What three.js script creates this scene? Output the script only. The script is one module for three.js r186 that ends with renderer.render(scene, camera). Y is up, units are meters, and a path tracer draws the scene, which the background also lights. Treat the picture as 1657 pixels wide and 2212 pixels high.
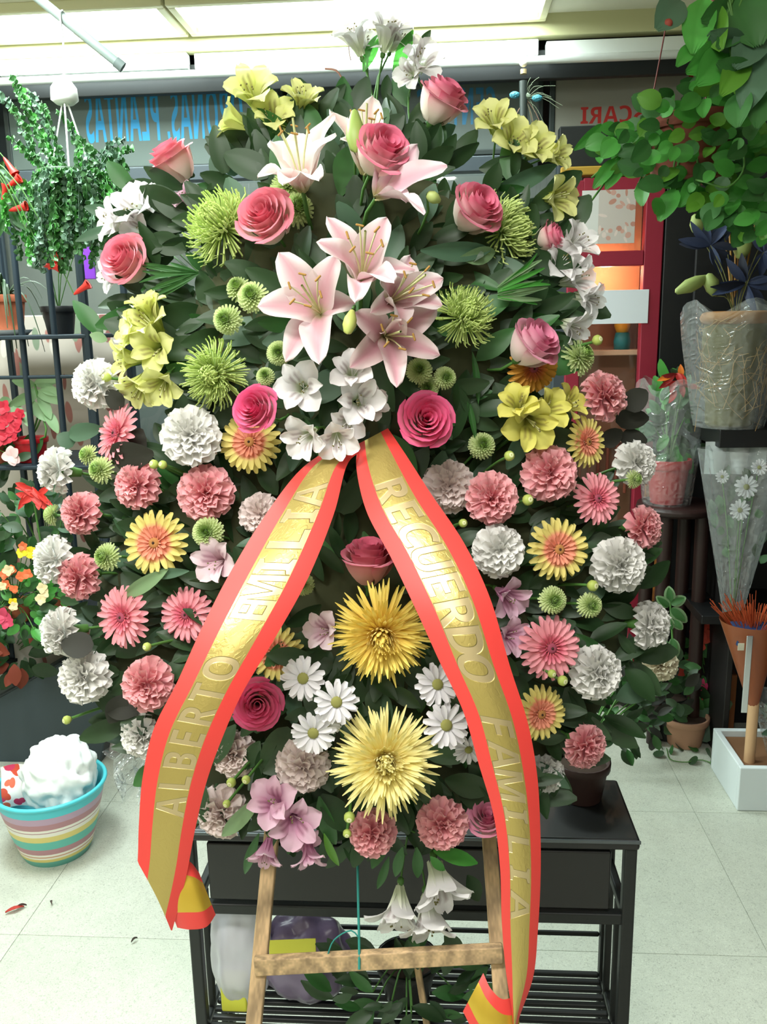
import * as THREE from 'three';
import { mergeGeometries, mergeVertices } from 'three/addons/utils/BufferGeometryUtils.js';
import { RoundedBoxGeometry } from 'three/addons/geometries/RoundedBoxGeometry.js';
import { RectAreaLightUniformsLib } from 'three/addons/lights/RectAreaLightUniformsLib.js';

// ------------------------------------------------------------------ camera, light, exposure
const scene = new THREE.Scene();
scene.background = new THREE.Color(0x0a0c10);
const W = 1657, H = 2212, FPX = 1840;
const camera = new THREE.PerspectiveCamera(2 * Math.atan(H / 2 / FPX) * 180 / Math.PI, W / H, 0.05, 60);
camera.rotation.order = 'YXZ';
camera.position.set(0, 1.45, 0);
camera.rotation.set(-12.4 * Math.PI / 180, 4 * Math.PI / 180, -0.02);
camera.updateMatrixWorld(true);
const renderer = new THREE.WebGLRenderer({ antialias: true });
renderer.toneMapping = THREE.LinearToneMapping;
renderer.toneMappingExposure = 1.0;
renderer.shadowMap.enabled = true;
RectAreaLightUniformsLib.init();
const COOL = new THREE.Color().setRGB(0.86, 1.0, 0.97), NEUTRAL = new THREE.Color().setRGB(1.0, 0.985, 0.95);
// ceiling fluorescent panels: [x, z, width, depth, light intensity]
const CEILING = 2.42;
const PANELS = [[-1.19, -2.93, 0.66, 0.24, 30], [-0.24, -2.93, 1.12, 0.24, 22], [-1.1, -1.75, 0.6, 0.6, 50], [-0.5, -0.25, 1.2, 0.3, 38], [-0.1, 0.75, 1.2, 0.3, 14]];

// ------------------------------------------------------------------ helpers
function mulberry(a) { return () => { a = (a + 0x6d2b79f5) | 0; let t = Math.imul(a ^ (a >>> 15), 1 | a); t = (t + Math.imul(t ^ (t >>> 7), 61 | t)) ^ t; return ((t ^ (t >>> 14)) >>> 0) / 4294967296; }; }
const rnd = mulberry(20240);
const rr = (a, b, r = rnd) => a + (b - a) * r();
const clamp = (x, a, b) => Math.min(b, Math.max(a, x));
const lerp = (a, b, t) => a + (b - a) * t;
const V = (x = 0, y = 0, z = 0) => new THREE.Vector3(x, y, z);
const D2R = Math.PI / 180;
const col = (h) => { const c = new THREE.Color(h); return [c.r, c.g, c.b]; };
const mixc = (a, b, t) => [lerp(a[0], b[0], t), lerp(a[1], b[1], t), lerp(a[2], b[2], t)];
const smooth = (a, b, x) => { const t = clamp((x - a) / (b - a), 0, 1); return t * t * (3 - 2 * t); };

const rayDir = (px, py) => V((px - W / 2) / FPX, -(py - H / 2) / FPX, -1).applyQuaternion(camera.quaternion);
const at = (px, py, d) => rayDir(px, py).multiplyScalar(d).add(camera.position);           // d: depth along the camera axis
const onY = (px, py, y) => { const r = rayDir(px, py); return r.multiplyScalar((y - camera.position.y) / r.y).add(camera.position); };
const onZ = (px, py, z) => { const r = rayDir(px, py); return r.multiplyScalar((z - camera.position.z) / r.z).add(camera.position); };
const onX = (px, py, x) => { const r = rayDir(px, py); return r.multiplyScalar((x - camera.position.x) / r.x).add(camera.position); };
const depthOf = (p) => -p.clone().sub(camera.position).applyQuaternion(camera.quaternion.clone().invert()).z;
const mpp = (d) => d / FPX;
const face = (yaw, pitch) => V(Math.sin(yaw * D2R) * Math.cos(pitch * D2R), Math.sin(pitch * D2R), Math.cos(yaw * D2R) * Math.cos(pitch * D2R)).applyQuaternion(camera.quaternion);

const used = new Map();
const numbered = (n) => { const k = used.get(n) ?? 0; used.set(n, k + 1); return k ? n + '_' + String(k).padStart(3, '0') : n; };
function tag(o, label, category, group, kind) { if (label) o.userData.label = label; if (category) o.userData.category = category; if (group) o.userData.group = group; if (kind) o.userData.kind = kind; return o; }
function thing(name, label, category, pos, group) { const g = new THREE.Group(); g.name = numbered(name); if (pos) g.position.copy(pos); scene.add(g); return tag(g, label, category, group); }
function part(name, geo, mat, parent, label) { const m = new THREE.Mesh(geo, mat); m.name = name; parent.add(m); if (label) m.userData.label = label; return m; }
function single(name, geo, mat, label, category, group) { const m = new THREE.Mesh(geo, mat); m.name = numbered(name); scene.add(m); return tag(m, label, category, group); }
function struct(name, geo, mat, label, category) { const m = new THREE.Mesh(geo, mat); m.name = name; scene.add(m); return tag(m, label, category, null, 'structure'); }
const std = (color, roughness = 0.7, metalness = 0, o = {}) => new THREE.MeshStandardMaterial({ color, roughness, metalness, side: THREE.DoubleSide, ...o });
const sheet = (color, tr = 0.25, roughness = 0.85, o = {}) => new THREE.MeshPhysicalMaterial({ color, roughness, transmission: tr, thickness: 0, side: THREE.DoubleSide, ...o });

function gridGeo(nu, nv, f, c) {                                             // f(u,v) -> [x,y,z], u in -1..1, v in 0..1
  const p = [], cl = [], uv = [], ix = [];
  for (let j = 0; j <= nv; j++) for (let i = 0; i <= nu; i++) {
    const u = -1 + 2 * i / nu, v = j / nv; p.push(...f(u, v)); uv.push((u + 1) / 2, v); if (c) cl.push(...c(u, v));
  }
  for (let j = 0; j < nv; j++) for (let i = 0; i < nu; i++) { const a = j * (nu + 1) + i, b = a + 1, d = a + nu + 1, e = d + 1; ix.push(a, b, e, a, e, d); }
  const g = new THREE.BufferGeometry();
  g.setAttribute('position', new THREE.Float32BufferAttribute(p, 3)); g.setAttribute('uv', new THREE.Float32BufferAttribute(uv, 2));
  if (c) g.setAttribute('color', new THREE.Float32BufferAttribute(cl, 3));
  g.setIndex(ix); g.computeVertexNormals(); return g;
}
function paint(g, c) { const n = g.attributes.position.count, a = new Float32Array(n * 3); for (let i = 0; i < n; i++) a.set(c, i * 3); g.setAttribute('color', new THREE.BufferAttribute(a, 3)); return g; }
const merge = (list) => mergeGeometries(list.map((g) => { const h = g.index ? g : g; if (!h.attributes.uv) h.setAttribute('uv', new THREE.Float32BufferAttribute(new Float32Array(h.attributes.position.count * 2), 2)); return h; }));
const tube = (pts, r, seg = 8, rad = 6) => new THREE.TubeGeometry(new THREE.CatmullRomCurve3(pts), seg, r, rad, false);
function bar(a, b, r, rad = 6, r2 = r) { const d = b.clone().sub(a), g = new THREE.CylinderGeometry(r2, r, d.length(), rad); g.translate(0, d.length() / 2, 0); g.applyQuaternion(new THREE.Quaternion().setFromUnitVectors(V(0, 1, 0), d.normalize())); g.translate(a.x, a.y, a.z); return g; }
const box = (w, h, d, x = 0, y = 0, z = 0, r = 0.004) => { const g = new RoundedBoxGeometry(w, h, d, 1, Math.min(r, w / 2.1, h / 2.1, d / 2.1)); g.translate(x, y, z); return g; };
const lathe = (pts, seg = 28) => new THREE.LatheGeometry(pts.map(([x, y]) => new THREE.Vector2(x, y)), seg);
function canvasTex(w, h, draw, srgb = true) { const c = document.createElement('canvas'); c.width = w; c.height = h; draw(c.getContext('2d'), w, h); const t = new THREE.CanvasTexture(c); if (srgb) t.colorSpace = THREE.SRGBColorSpace; t.magFilter = THREE.LinearFilter; return t; }
function noiseField(n, cells, r) {                                             // tiling value noise, 0..1
  const g = Array.from({ length: cells * cells }, () => r()), out = new Float32Array(n * n);
  for (let y = 0; y < n; y++) for (let x = 0; x < n; x++) {
    const fx = x / n * cells, fy = y / n * cells, x0 = Math.floor(fx), y0 = Math.floor(fy), tx = fx - x0, ty = fy - y0, sx = tx * tx * (3 - 2 * tx), sy = ty * ty * (3 - 2 * ty);
    const q = (a, b) => g[((b % cells) * cells) + (a % cells)];
    out[y * n + x] = lerp(lerp(q(x0, y0), q(x0 + 1, y0), sx), lerp(q(x0, y0 + 1), q(x0 + 1, y0 + 1), sx), sy);
  }
  return out;
}
function dataTex(n, f, srgb = true) { const d = new Uint8Array(n * n * 4); for (let i = 0; i < n * n; i++) { const c = f(i % n, Math.floor(i / n), i); d[i * 4] = c[0]; d[i * 4 + 1] = c[1]; d[i * 4 + 2] = c[2]; d[i * 4 + 3] = 255; } const t = new THREE.DataTexture(d, n, n); t.magFilter = THREE.LinearFilter; t.wrapS = t.wrapT = THREE.RepeatWrapping; if (srgb) t.colorSpace = THREE.SRGBColorSpace; t.needsUpdate = true; return t; }

// ------------------------------------------------------------------ textures and materials
const n8 = noiseField(512, 8, mulberry(1)), n32 = noiseField(512, 32, mulberry(2)), n128 = noiseField(512, 128, mulberry(3)), n256 = noiseField(512, 256, mulberry(4));
const terrazzo = dataTex(512, (x, y, i) => {
  const a = n256[i], b = n128[i]; let v = 208 + 6 * (n32[i] - .5) + 6 * (n8[i] - .5);
  if (a > .74) v -= 36 * (a - .74) * 4; if (b > .84) v -= 16; if (a < .2) v += 12;
  return [v * .985, v, v * .955];
});
const woodTex = dataTex(512, (x, y, i) => { const g = n8[(y * 512 + (x >> 3)) % 262144], s = n128[(y * 512 + (x >> 4)) % 262144]; const v = .93 + .22 * Math.sin(y * .12 + g * 9) * .5 + .16 * (s - .5); return [214 * v, 190 * v, 154 * v]; });
const crumple = dataTex(512, (x, y, i) => { const v = 255 * (Math.abs(n32[i] - .5) * 1.2 + .5 * Math.abs(n8[i] - .5)); return [v, v, v]; }, false);
const M = {
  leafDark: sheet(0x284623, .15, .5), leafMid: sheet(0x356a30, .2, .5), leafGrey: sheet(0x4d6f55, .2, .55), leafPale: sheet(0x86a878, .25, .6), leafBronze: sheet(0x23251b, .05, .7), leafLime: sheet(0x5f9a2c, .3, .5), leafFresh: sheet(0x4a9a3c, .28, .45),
  stem: std(0x4c7a35, .6), stemDark: std(0x2f4a25, .7), black: std(0x141516, .45), blackMetal: std(0x1c2022, .4, .4), white: std(0xe8eae6, .5), cream: std(0xcfc8a6, .7),
  wood: std(0xffffff, .75, 0, { map: woodTex }), soil: std(0x3a2a20, .95), terracotta: std(0xa3583a, .85), redPlastic: std(0xb81420, .35),
  petal: sheet(0xffffff, .28, .8, { vertexColors: true }), solid: std(0xffffff, .7, 0, { vertexColors: true }),
  glass: new THREE.MeshPhysicalMaterial({ color: 0xffffff, transmission: 1, thickness: 0, roughness: 0.03, side: THREE.DoubleSide }),
  cello: new THREE.MeshPhysicalMaterial({ color: 0xf4f8f8, transmission: 0.86, thickness: 0, roughness: 0.08, side: THREE.DoubleSide, bumpMap: crumple, bumpScale: 0.006 }),
};

// ------------------------------------------------------------------ the shop: floor, walls, ceiling, shop window, door
const XL = -1.75, XR = 1.4, ZF = -3.1, ZB = 1.6;
{
  const fl = struct('floor', box(XR - XL + .4, .1, ZB - ZF + .4, (XL + XR) / 2, -.062, (ZF + ZB) / 2), std(0xcacac0, .9), 'pale speckled terrazzo tile floor', 'floor');
  const tg = []; const tm = [];
  for (let k = 0; k < 4; k++) { const t = terrazzo.clone(); t.offset.set(k * .27, k * .41); t.repeat.set(2.1, 2.1); t.needsUpdate = true; tm.push(new THREE.MeshStandardMaterial({ map: t, roughness: .38, color: [0xf4f4f0, 0xf0f2ec, 0xf6f6f2, 0xeef0ea][k] })); }
  const g = box(.599, .012, .599, 0, -.006, 0, .001);
  { const p = g.attributes.position, uv = g.attributes.uv; for (let i = 0; i < p.count; i++) uv.setXY(i, p.getX(i) + .3, p.getZ(i) + .3); }
  for (let i = 0; i < 6; i++) for (let j = 0; j < 9; j++) {
    const x = .755 + .9 - i * .6, z = -1.762 - 1.5 + j * .6;
    const m = part('tile', g, tm[(i * 3 + j * 5 + (i * j) % 3) % 4], fl); m.position.set(x, 0, z); if ((i + j) % 2) m.rotation.y = Math.PI / 2;
  }
  const wallM = std(0xb9b7a6, .85), ceilM = std(0xd9d6c2, .8);
  struct('wall_left', box(.12, 2.6, ZB - ZF + .3, XL - .06, 1.25, (ZF + ZB) / 2), wallM, 'plain beige side wall behind the left plants', 'wall');
  struct('wall_right', box(.12, 2.6, ZB - ZF + .3, XR + .06, 1.25, (ZF + ZB) / 2), std(0x1c1b1b, .8), 'dark side wall behind the vase shelf', 'wall');
  struct('wall_back', box(XR - XL + .3, 2.6, .12, (XL + XR) / 2, 1.25, ZB + .06), wallM, 'plain beige wall behind the viewer', 'wall');
  struct('ceiling', box(XR - XL + .3, .1, ZB - ZF + .3, (XL + XR) / 2, CEILING + .06, (ZF + ZB) / 2), ceilM, 'cream ceiling with fluorescent panels', 'ceiling');
  PANELS.forEach(([x, z, w, d, I], i) => {
    const t = thing('ceiling_light', ['square-ended fluorescent ceiling panel beside the hanging stick', 'long fluorescent ceiling panel above the sign boards', 'fluorescent ceiling panel above the striped tub', 'slim fluorescent ceiling panel above the wreath', 'slim fluorescent ceiling panel behind the viewer'][i], 'light', V(x, CEILING, z), 'fluorescent ceiling panels');
    const fr = std(0xd2cda8, .6);
    part('frame', merge([box(w + .05, .03, .025, 0, -.004, d / 2 + .0125), box(w + .05, .03, .025, 0, -.004, -d / 2 - .0125), box(.025, .03, d, w / 2 + .0125, -.004, 0), box(.025, .03, d, -w / 2 - .0125, -.004, 0)]), fr, t);
    part('diffuser', box(w, .008, d, 0, .004, 0), new THREE.MeshStandardMaterial({ color: 0xffffff, emissive: i < 3 ? COOL : NEUTRAL, emissiveIntensity: i < 2 ? 4 : 3, roughness: .6 }), t, 'glowing white diffuser');
    const L = new THREE.RectAreaLight(i < 3 ? COOL : NEUTRAL, I, w, d); L.position.set(0, -.014, 0); L.rotation.x = -Math.PI / 2; t.add(L); L.castShadow = true;
  });
  // far shop front: pelmet, white fascia, rail, sign boards, glazing, door
  const wf = struct('wall_front', merge([box(XR - XL + .3, 2.6, .08, (XL + XR) / 2, 1.25, ZF - .3)]), std(0x2c3336, .8), 'dark night backdrop beyond the shop front', 'wall');
  struct('trim_1', box(XR - XL, .075, .05, (XL + XR) / 2, 2.40, ZF - .01), std(0xc9c79a, .7), 'pale beige pelmet under the ceiling lights', 'trim');
  struct('trim_2', merge([box(.66, .05, .04, -1.18, 2.335, ZF - .005), box(1.15, .05, .04, -.25, 2.330, ZF - .005), box(1.0, .05, .04, .85, 2.322, ZF - .005)]), std(0xeef2ee, .45), 'white fascia boards above the sign boards', 'trim');
  struct('trim_3', box(XR - XL, .09, .03, (XL + XR) / 2, 2.285, ZF - .03), std(0x14191a, .6), 'dark frame band above the sign boards', 'trim');
  single('curtain_rail', (() => { const g = new THREE.CylinderGeometry(.013, .013, XR - XL - .02, 14); g.rotateZ(Math.PI / 2); g.translate((XL + XR) / 2, 2.285, ZF + .035); return g; })(), std(0xe6eae8, .25, .3), 'white tubular rail running above the sign boards', 'rail');
  // sign boards seen from behind (mirrored lettering)
  const board = (label, pa, pb, pc, pd, draw) => {
    const c0 = onZ(pa, pb, ZF - .13), c1 = onZ(pc, pd, ZF - .13), x0 = c0.x, y1 = c0.y, x1 = c1.x, y0 = c1.y;
    const w = x1 - x0, h = y1 - y0, t = thing('sign_board', label, 'sign', V((x0 + x1) / 2, (y0 + y1) / 2, ZF - .14));
    const tex = canvasTex(1024, Math.round(1024 * h / w), draw);
    part('panel', new THREE.PlaneGeometry(w, h), std(0xffffff, .6, 0, { map: tex }), t).position.z = .008;
    part('backing', box(w, h, .01, 0, 0, 0), std(0x6d7470, .7), t);
    part('frame', merge([box(w + .03, .02, .025, 0, h / 2 + .01, 0), box(w + .03, .02, .025, 0, -h / 2 - .01, 0), box(.02, h, .025, w / 2 + .01, 0, 0), box(.02, h, .025, -w / 2 - .01, 0, 0)]), std(0x26302e, .5), t);
  };
  const mirrorText = (c, txt, cx, cy, size, sx) => { c.save(); c.translate(cx, cy); c.scale(-sx, 1); c.font = 'bold ' + size + 'px sans-serif'; c.textAlign = 'center'; c.textBaseline = 'middle'; c.fillText(txt, 0, 0); c.restore(); };
  board('grey sign board with mirrored blue lettering starting with coronas', 10, 175, 606, 348, (c, w, h) => {
    c.fillStyle = '#56625d'; c.fillRect(0, 0, w, h); c.fillStyle = '#2690c8'; mirrorText(c, 'CORONAS, PLANTAS', w * .6, h * .44, 250, .27);
  });
  board('grey sign board with mirrored blue letters behind the roses', 632, 165, 1160, 318, (c, w, h) => { c.fillStyle = '#565f5b'; c.fillRect(0, 0, w, h); c.fillStyle = '#2f6f96'; mirrorText(c, 'CENTROS', w * .67, h * .46, 200, .38); });
  board('pale sign board with mirrored red lettering beside the hanging ivy', 1202, 120, 1610, 288, (c, w, h) => {
    c.fillStyle = '#8c8b80'; c.fillRect(0, 0, w, h); c.fillStyle = '#b0241c'; mirrorText(c, 'TISCARI', w * .36, h * .72, 118, 1.05); c.fillStyle = '#a02020'; mirrorText(c, 'VM', w * .8, h * .3, 150, 1.1);
  });
  struct('trim_6', box(1.9, .05, .05, -.62, 1.975, ZF), std(0x39434a, .5), 'dark grey transom bar under the blue lettered sign', 'trim');
  // window glazing left of the door
  const wn = tag(new THREE.Group(), 'dark shop window below the sign boards', 'window', null, 'structure'); wn.name = 'window_1'; scene.add(wn);
  part('pane', box(.98, 1.85, .006, -1.08, 1.02, ZF - .02), M.glass, wn); part('pane', box(.98, 1.85, .006, -.08, 1.02, ZF - .02), M.glass, wn);
  part('window_frame', merge([box(.05, 1.95, .05, -1.6, 1.0, ZF - .01), box(.05, 1.95, .05, -.58, 1.0, ZF - .01), box(.05, 1.95, .05, .42, 1.0, ZF - .01), box(2.0, .08, .05, -.6, .06, ZF - .01)]), std(0x39434a, .5), wn);
  struct('wall_panel', box(2.2, 1.95, .03, -.6, 1.0, ZF - .12), std(0x5d6663, .8), 'grey shutter panel behind the shop window', 'wall');
  // red door
  const dr = tag(new THREE.Group(), 'crimson glazed door with papers taped on the glass', 'door', null, 'structure'); dr.name = 'door_1'; scene.add(dr);
  const red = std(0x8e1c33, .5);
  part('stile', box(.062, 1.9, .045, .722, .96, ZF + .01), red, dr); part('stile', box(.05, 1.9, .045, .46, .96, ZF + .01), red, dr);
  part('rail', box(.21, .045, .045, .586, 1.895, ZF + .01), red, dr); part('rail', box(.21, .05, .045, .586, 1.655, ZF + .01), red, dr); part('rail', box(.21, .14, .045, .586, .12, ZF + .01), red, dr);
  part('pane', box(.21, .2, .006, .586, 1.77, ZF), M.glass, dr); part('pane', box(.21, 1.43, .006, .586, .91, ZF), M.glass, dr);
  struct('trim_4', box(.34, .028, .05, .575, 1.94, ZF + .01), std(0xb08a2e, .6), 'yellow strip above the crimson door', 'trim');
  struct('trim_5', box(XR - .40, .13, .05, (XR + .40) / 2, 2.02, ZF - .01), std(0x121615, .6), 'dark beam above the door', 'trim');
  struct('wall_pillar', box(XR - .757, 2.0, .06, (XR + .757) / 2, 1.0, ZF + .005), std(0x0b0c0d, .6), 'black pillar panel beside the crimson door', 'wall');
  const post = canvasTex(256, 256, (c, w, h) => { c.fillStyle = '#c3b9b2'; c.fillRect(0, 0, w, h); c.fillStyle = '#d3d2ce'; c.fillRect(0, 0, 80, h); const r = mulberry(5); for (let i = 0; i < 26; i++) { c.fillStyle = ['#c79a8c', '#b98474', '#d8c6be'][i % 3]; c.beginPath(); c.ellipse(80 + r() * 170, r() * h, 6 + r() * 16, 5 + r() * 9, r() * 3, 0, 7); c.fill(); } });
  const q = (name, px0, py0, px1, py1, z, mat, label) => { const a = onZ(px0, py0, z), b = onZ(px1, py1, z); return single(name, box(b.x - a.x, a.y - b.y, .002, (a.x + b.x) / 2, (a.y + b.y) / 2, z, .0005), mat, label, 'poster'); };
  q('poster', 1258, 412, 1370, 525, ZF + .036, std(0xffffff, .7, 0, { map: post }), 'pale floral poster taped to the upper door glass');
  q('paper_notice', 1270, 628, 1399, 698, ZF + .036, std(0xdde3ea, .7), 'blank white paper notice taped across the crimson door');
  // lit display behind the door glass
  const ds = thing('display_shelf', 'warm lit wooden display shelf seen through the door glass', 'shelf', V(.585, 0, ZF - .14));
  part('back_board', box(.3, 1.9, .02, 0, .97, -.08), std(0xb98468, .8), ds);
  for (const y of [1.02, 1.335, 1.53]) part('shelf_board', box(.29, .02, .14, 0, y, 0), std(0xd8b596, .6), ds);
  for (let i = 0; i < 7; i++) part('slat', box(.012, .2, .01, -.1 + i * .034, .91, .03), std(0x9a4f3a, .7), ds);
  const lamp = new THREE.PointLight(0xffc59a, .22); lamp.position.set(0, 1.62, .05); ds.add(lamp); lamp.castShadow = true;
  part('lamp_tube', box(.2, .02, .02, 0, 1.645, .05), new THREE.MeshStandardMaterial({ color: 0xffffff, emissive: 0xffd2a8, emissiveIntensity: 2 }), ds);
  const fg = thing('toy_figurine', 'small yellow and orange toy figurine on a teal base behind the door glass', 'figurine', onZ(1342, 778, ZF - .12).setY(1.345));
  part('base', lathe([[0, 0], [.028, 0], [.03, .03], [.024, .06], [0, .062]]), std(0x1f7f86, .5), fg); part('body', lathe([[0, .055], [.02, .06], [.03, .085], [.024, .115], [0, .125]]), std(0xe0a020, .5), fg);
  part('hat', lathe([[0, .14], [.012, .135], [.034, .115], [0, .112]]), std(0xc8541e, .5), fg); part('feather', lathe([[0, .165], [.008, .155], [.01, .14], [0, .138]]), std(0x4f9a3c, .6), fg);
}

// ------------------------------------------------------------------ flower kit (each flower faces +z, about one unit across)
const leafGeo = (len = 1, wid = .3, bend = .15, fold = .08, nv = 7, pow = .8) => gridGeo(4, nv, (u, v) => { const w = wid / 2 * Math.pow(Math.sin(Math.PI * clamp(v * .96 + .02, 0, 1)), pow); return [u * w, v * len, fold * Math.abs(u) * w * 2 - bend * v * v * len]; });
const leafRound = (len = 1, wid = .8) => gridGeo(4, 6, (u, v) => { const w = wid / 2 * Math.pow(Math.sin(Math.PI * Math.pow(clamp(v * .97 + .015, 0, 1), .8)), .55); return [u * w, v * len, .1 * Math.abs(u) * w - .18 * v * v * len]; });
const LEAF = { lance: leafGeo(1, .3, .2, .1), broad: leafGeo(1, .46, .15, .12), blade: leafGeo(1, .1, .35, .1, 9, .5), round: leafRound(1, .8), oval: leafRound(1, .55) };
const turn = (g, rz, tilt = 0, s = 1, off = 0) => { g.rotation.set(0, 0, 0); g.matrixAutoUpdate = true; return g; };
// place a petal whose length runs along +y: tilt lifts its tip to +z, then it is spun round z
function setPetal(m, spin, tilt, r0 = 0, z0 = 0, s = 1) {
  const q1 = new THREE.Quaternion().setFromAxisAngle(V(0, 0, 1), spin), q2 = new THREE.Quaternion().setFromAxisAngle(V(1, 0, 0), tilt);
  m.quaternion.copy(q1).multiply(q2); m.position.set(0, r0, z0).applyQuaternion(q1); m.scale.setScalar(s); return m;
}
const protos = new Map();
const proto = (key, make) => { if (!protos.has(key)) protos.set(key, make()); return protos.get(key); };

const ROSE = {
  pink: { base: '#f3ead8', mid: '#f3c3c8', rim: '#ea7d9b', inner: '#e8769a' }, hot: { base: '#f3ccd0', mid: '#ec86a6', rim: '#e5588a', inner: '#e25084' },
  coral: { base: '#f3e2d6', mid: '#f0b2b4', rim: '#ea8296', inner: '#e87e93' }, dusty: { base: '#d9a39a', mid: '#d97e8a', rim: '#d96480', inner: '#cc5a76' }, pale: { base: '#f1e4da', mid: '#f3c9d3', rim: '#e58fae', inner: '#de6f97' },
};
function rosePrototype(pal, v) {
  const g = new THREE.Group(), P = Object.fromEntries(Object.entries(ROSE[pal]).map(([k, x]) => [k, col(x)])), r = mulberry(77 + v);
  const layers = [[2, .055, .33, 110], [3, .115, .38, 76], [3, .185, .4, 74], [4, .265, .38, 62], [5, .35, .31, 52], [5, .44, .2, 50]];
  let a0 = 0;
  layers.forEach(([n, R, top, span], li) => {
    const t = li / 5, geo = [0, 1].map((k) => { const ph = r() * 6, ruf = rr(.004, .01, r); return gridGeo(6, 6, (u, v) => {
      const vt = v * (1 - .1 * u * u * (li > 1 ? 1 : .5)), a = u * span * D2R * (.55 + .45 * smooth(0, .7, v));
      let rad = lerp(.05 + .022 * li, R, Math.pow(Math.sin(Math.min(1, vt * 1.02) * Math.PI / 2), .75)) * (1 + .13 * u), z = lerp(-.46, top, vt);
      const curl = smooth(.72, 1, vt); rad += curl * curl * (.03 + .06 * t) + ruf * Math.sin(u * 4 + ph) * curl; z -= curl * curl * (.02 + .1 * t * t);
      return [Math.sin(a) * rad, Math.cos(a) * rad, z];
    }, (u, v) => li < 3 ? mixc(P.inner, P.rim, smooth(.5, 1, v)) : v < .6 ? mixc(P.base, P.mid, smooth(.2, .6, v) * (li > 4 ? .5 : 1)) : mixc(mixc(P.base, P.mid, li > 4 ? .5 : 1), P.rim, smooth(.62, .97, v + .1 * u * u))); });
    for (let i = 0; i < n; i++) { const m = part('petal', geo[i % 2], M.petal, g); m.rotation.z = a0 + i / n * Math.PI * 2 + rr(-.12, .12, r); }
    a0 += .9;
  });
  for (let i = 0; i < 5; i++) setPetal(part('sepal', proto('sepal', () => leafGeo(.34, .12, -.25, .1, 5)), M.stem, g), i * 1.257, 1.9, .05, -.45);
  part('receptacle', proto('rosehip', () => { const q = lathe([[0, -.6], [.05, -.58], [.085, -.52], [.1, -.45], [.08, -.4], [0, -.38]], 10); q.rotateX(Math.PI / 2); return q; }), M.stem, g);
  return g;
}
function carnationPrototype(ca, cb, v) {
  const g = new THREE.Group(), r = mulberry(301 + v), A = col(ca), B = col(cb);
  const geos = [0, 1, 2].map((k) => { const ph = r() * 6, fr = rr(7, 10, r); return gridGeo(10, 4, (u, v) => {
    const w = (.05 + .25 * Math.pow(v, 1.2)), e = v > .95 ? (Math.round((u + 1) * 5) % 2 ? .035 : -.03) : 0, wave = .075 * v * v * Math.sin(u * fr + ph) + .03 * v * Math.sin(u * 3 + ph * 2);
    return [u * w + .02 * v * Math.cos(u * fr + ph), (v + e) * .5 * (1 - .16 * u * u), wave - .05 * v * v];
  }, (u, v) => mixc(A, B, smooth(.45, 1, v) * (.75 + .25 * Math.sin(u * 5 + ph)))); });
  const rings = [[4, 1.42, .62, .08], [6, 1.15, .78, .04], [7, .82, .9, 0], [8, .5, .98, -.04], [8, .16, 1.0, -.07], [6, -.2, .95, -.1]];
  let a = 0;
  for (const [n, tilt, s, z] of rings) { for (let i = 0; i < n; i++) setPetal(part('petal', geos[(i + n) % 3], M.petal, g), a + i / n * 6.283 + rr(-.2, .2, r), tilt + rr(-.14, .14, r), .02, z, s * rr(.92, 1.06, r)); a += .5; }
  part('calyx', proto('calyx', () => { const q = lathe([[0, -.55], [.09, -.54], [.12, -.35], [.15, -.1], [.05, -.08]], 10); q.rotateX(Math.PI / 2); return q; }), M.stem, g);
  return g;
}
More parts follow.
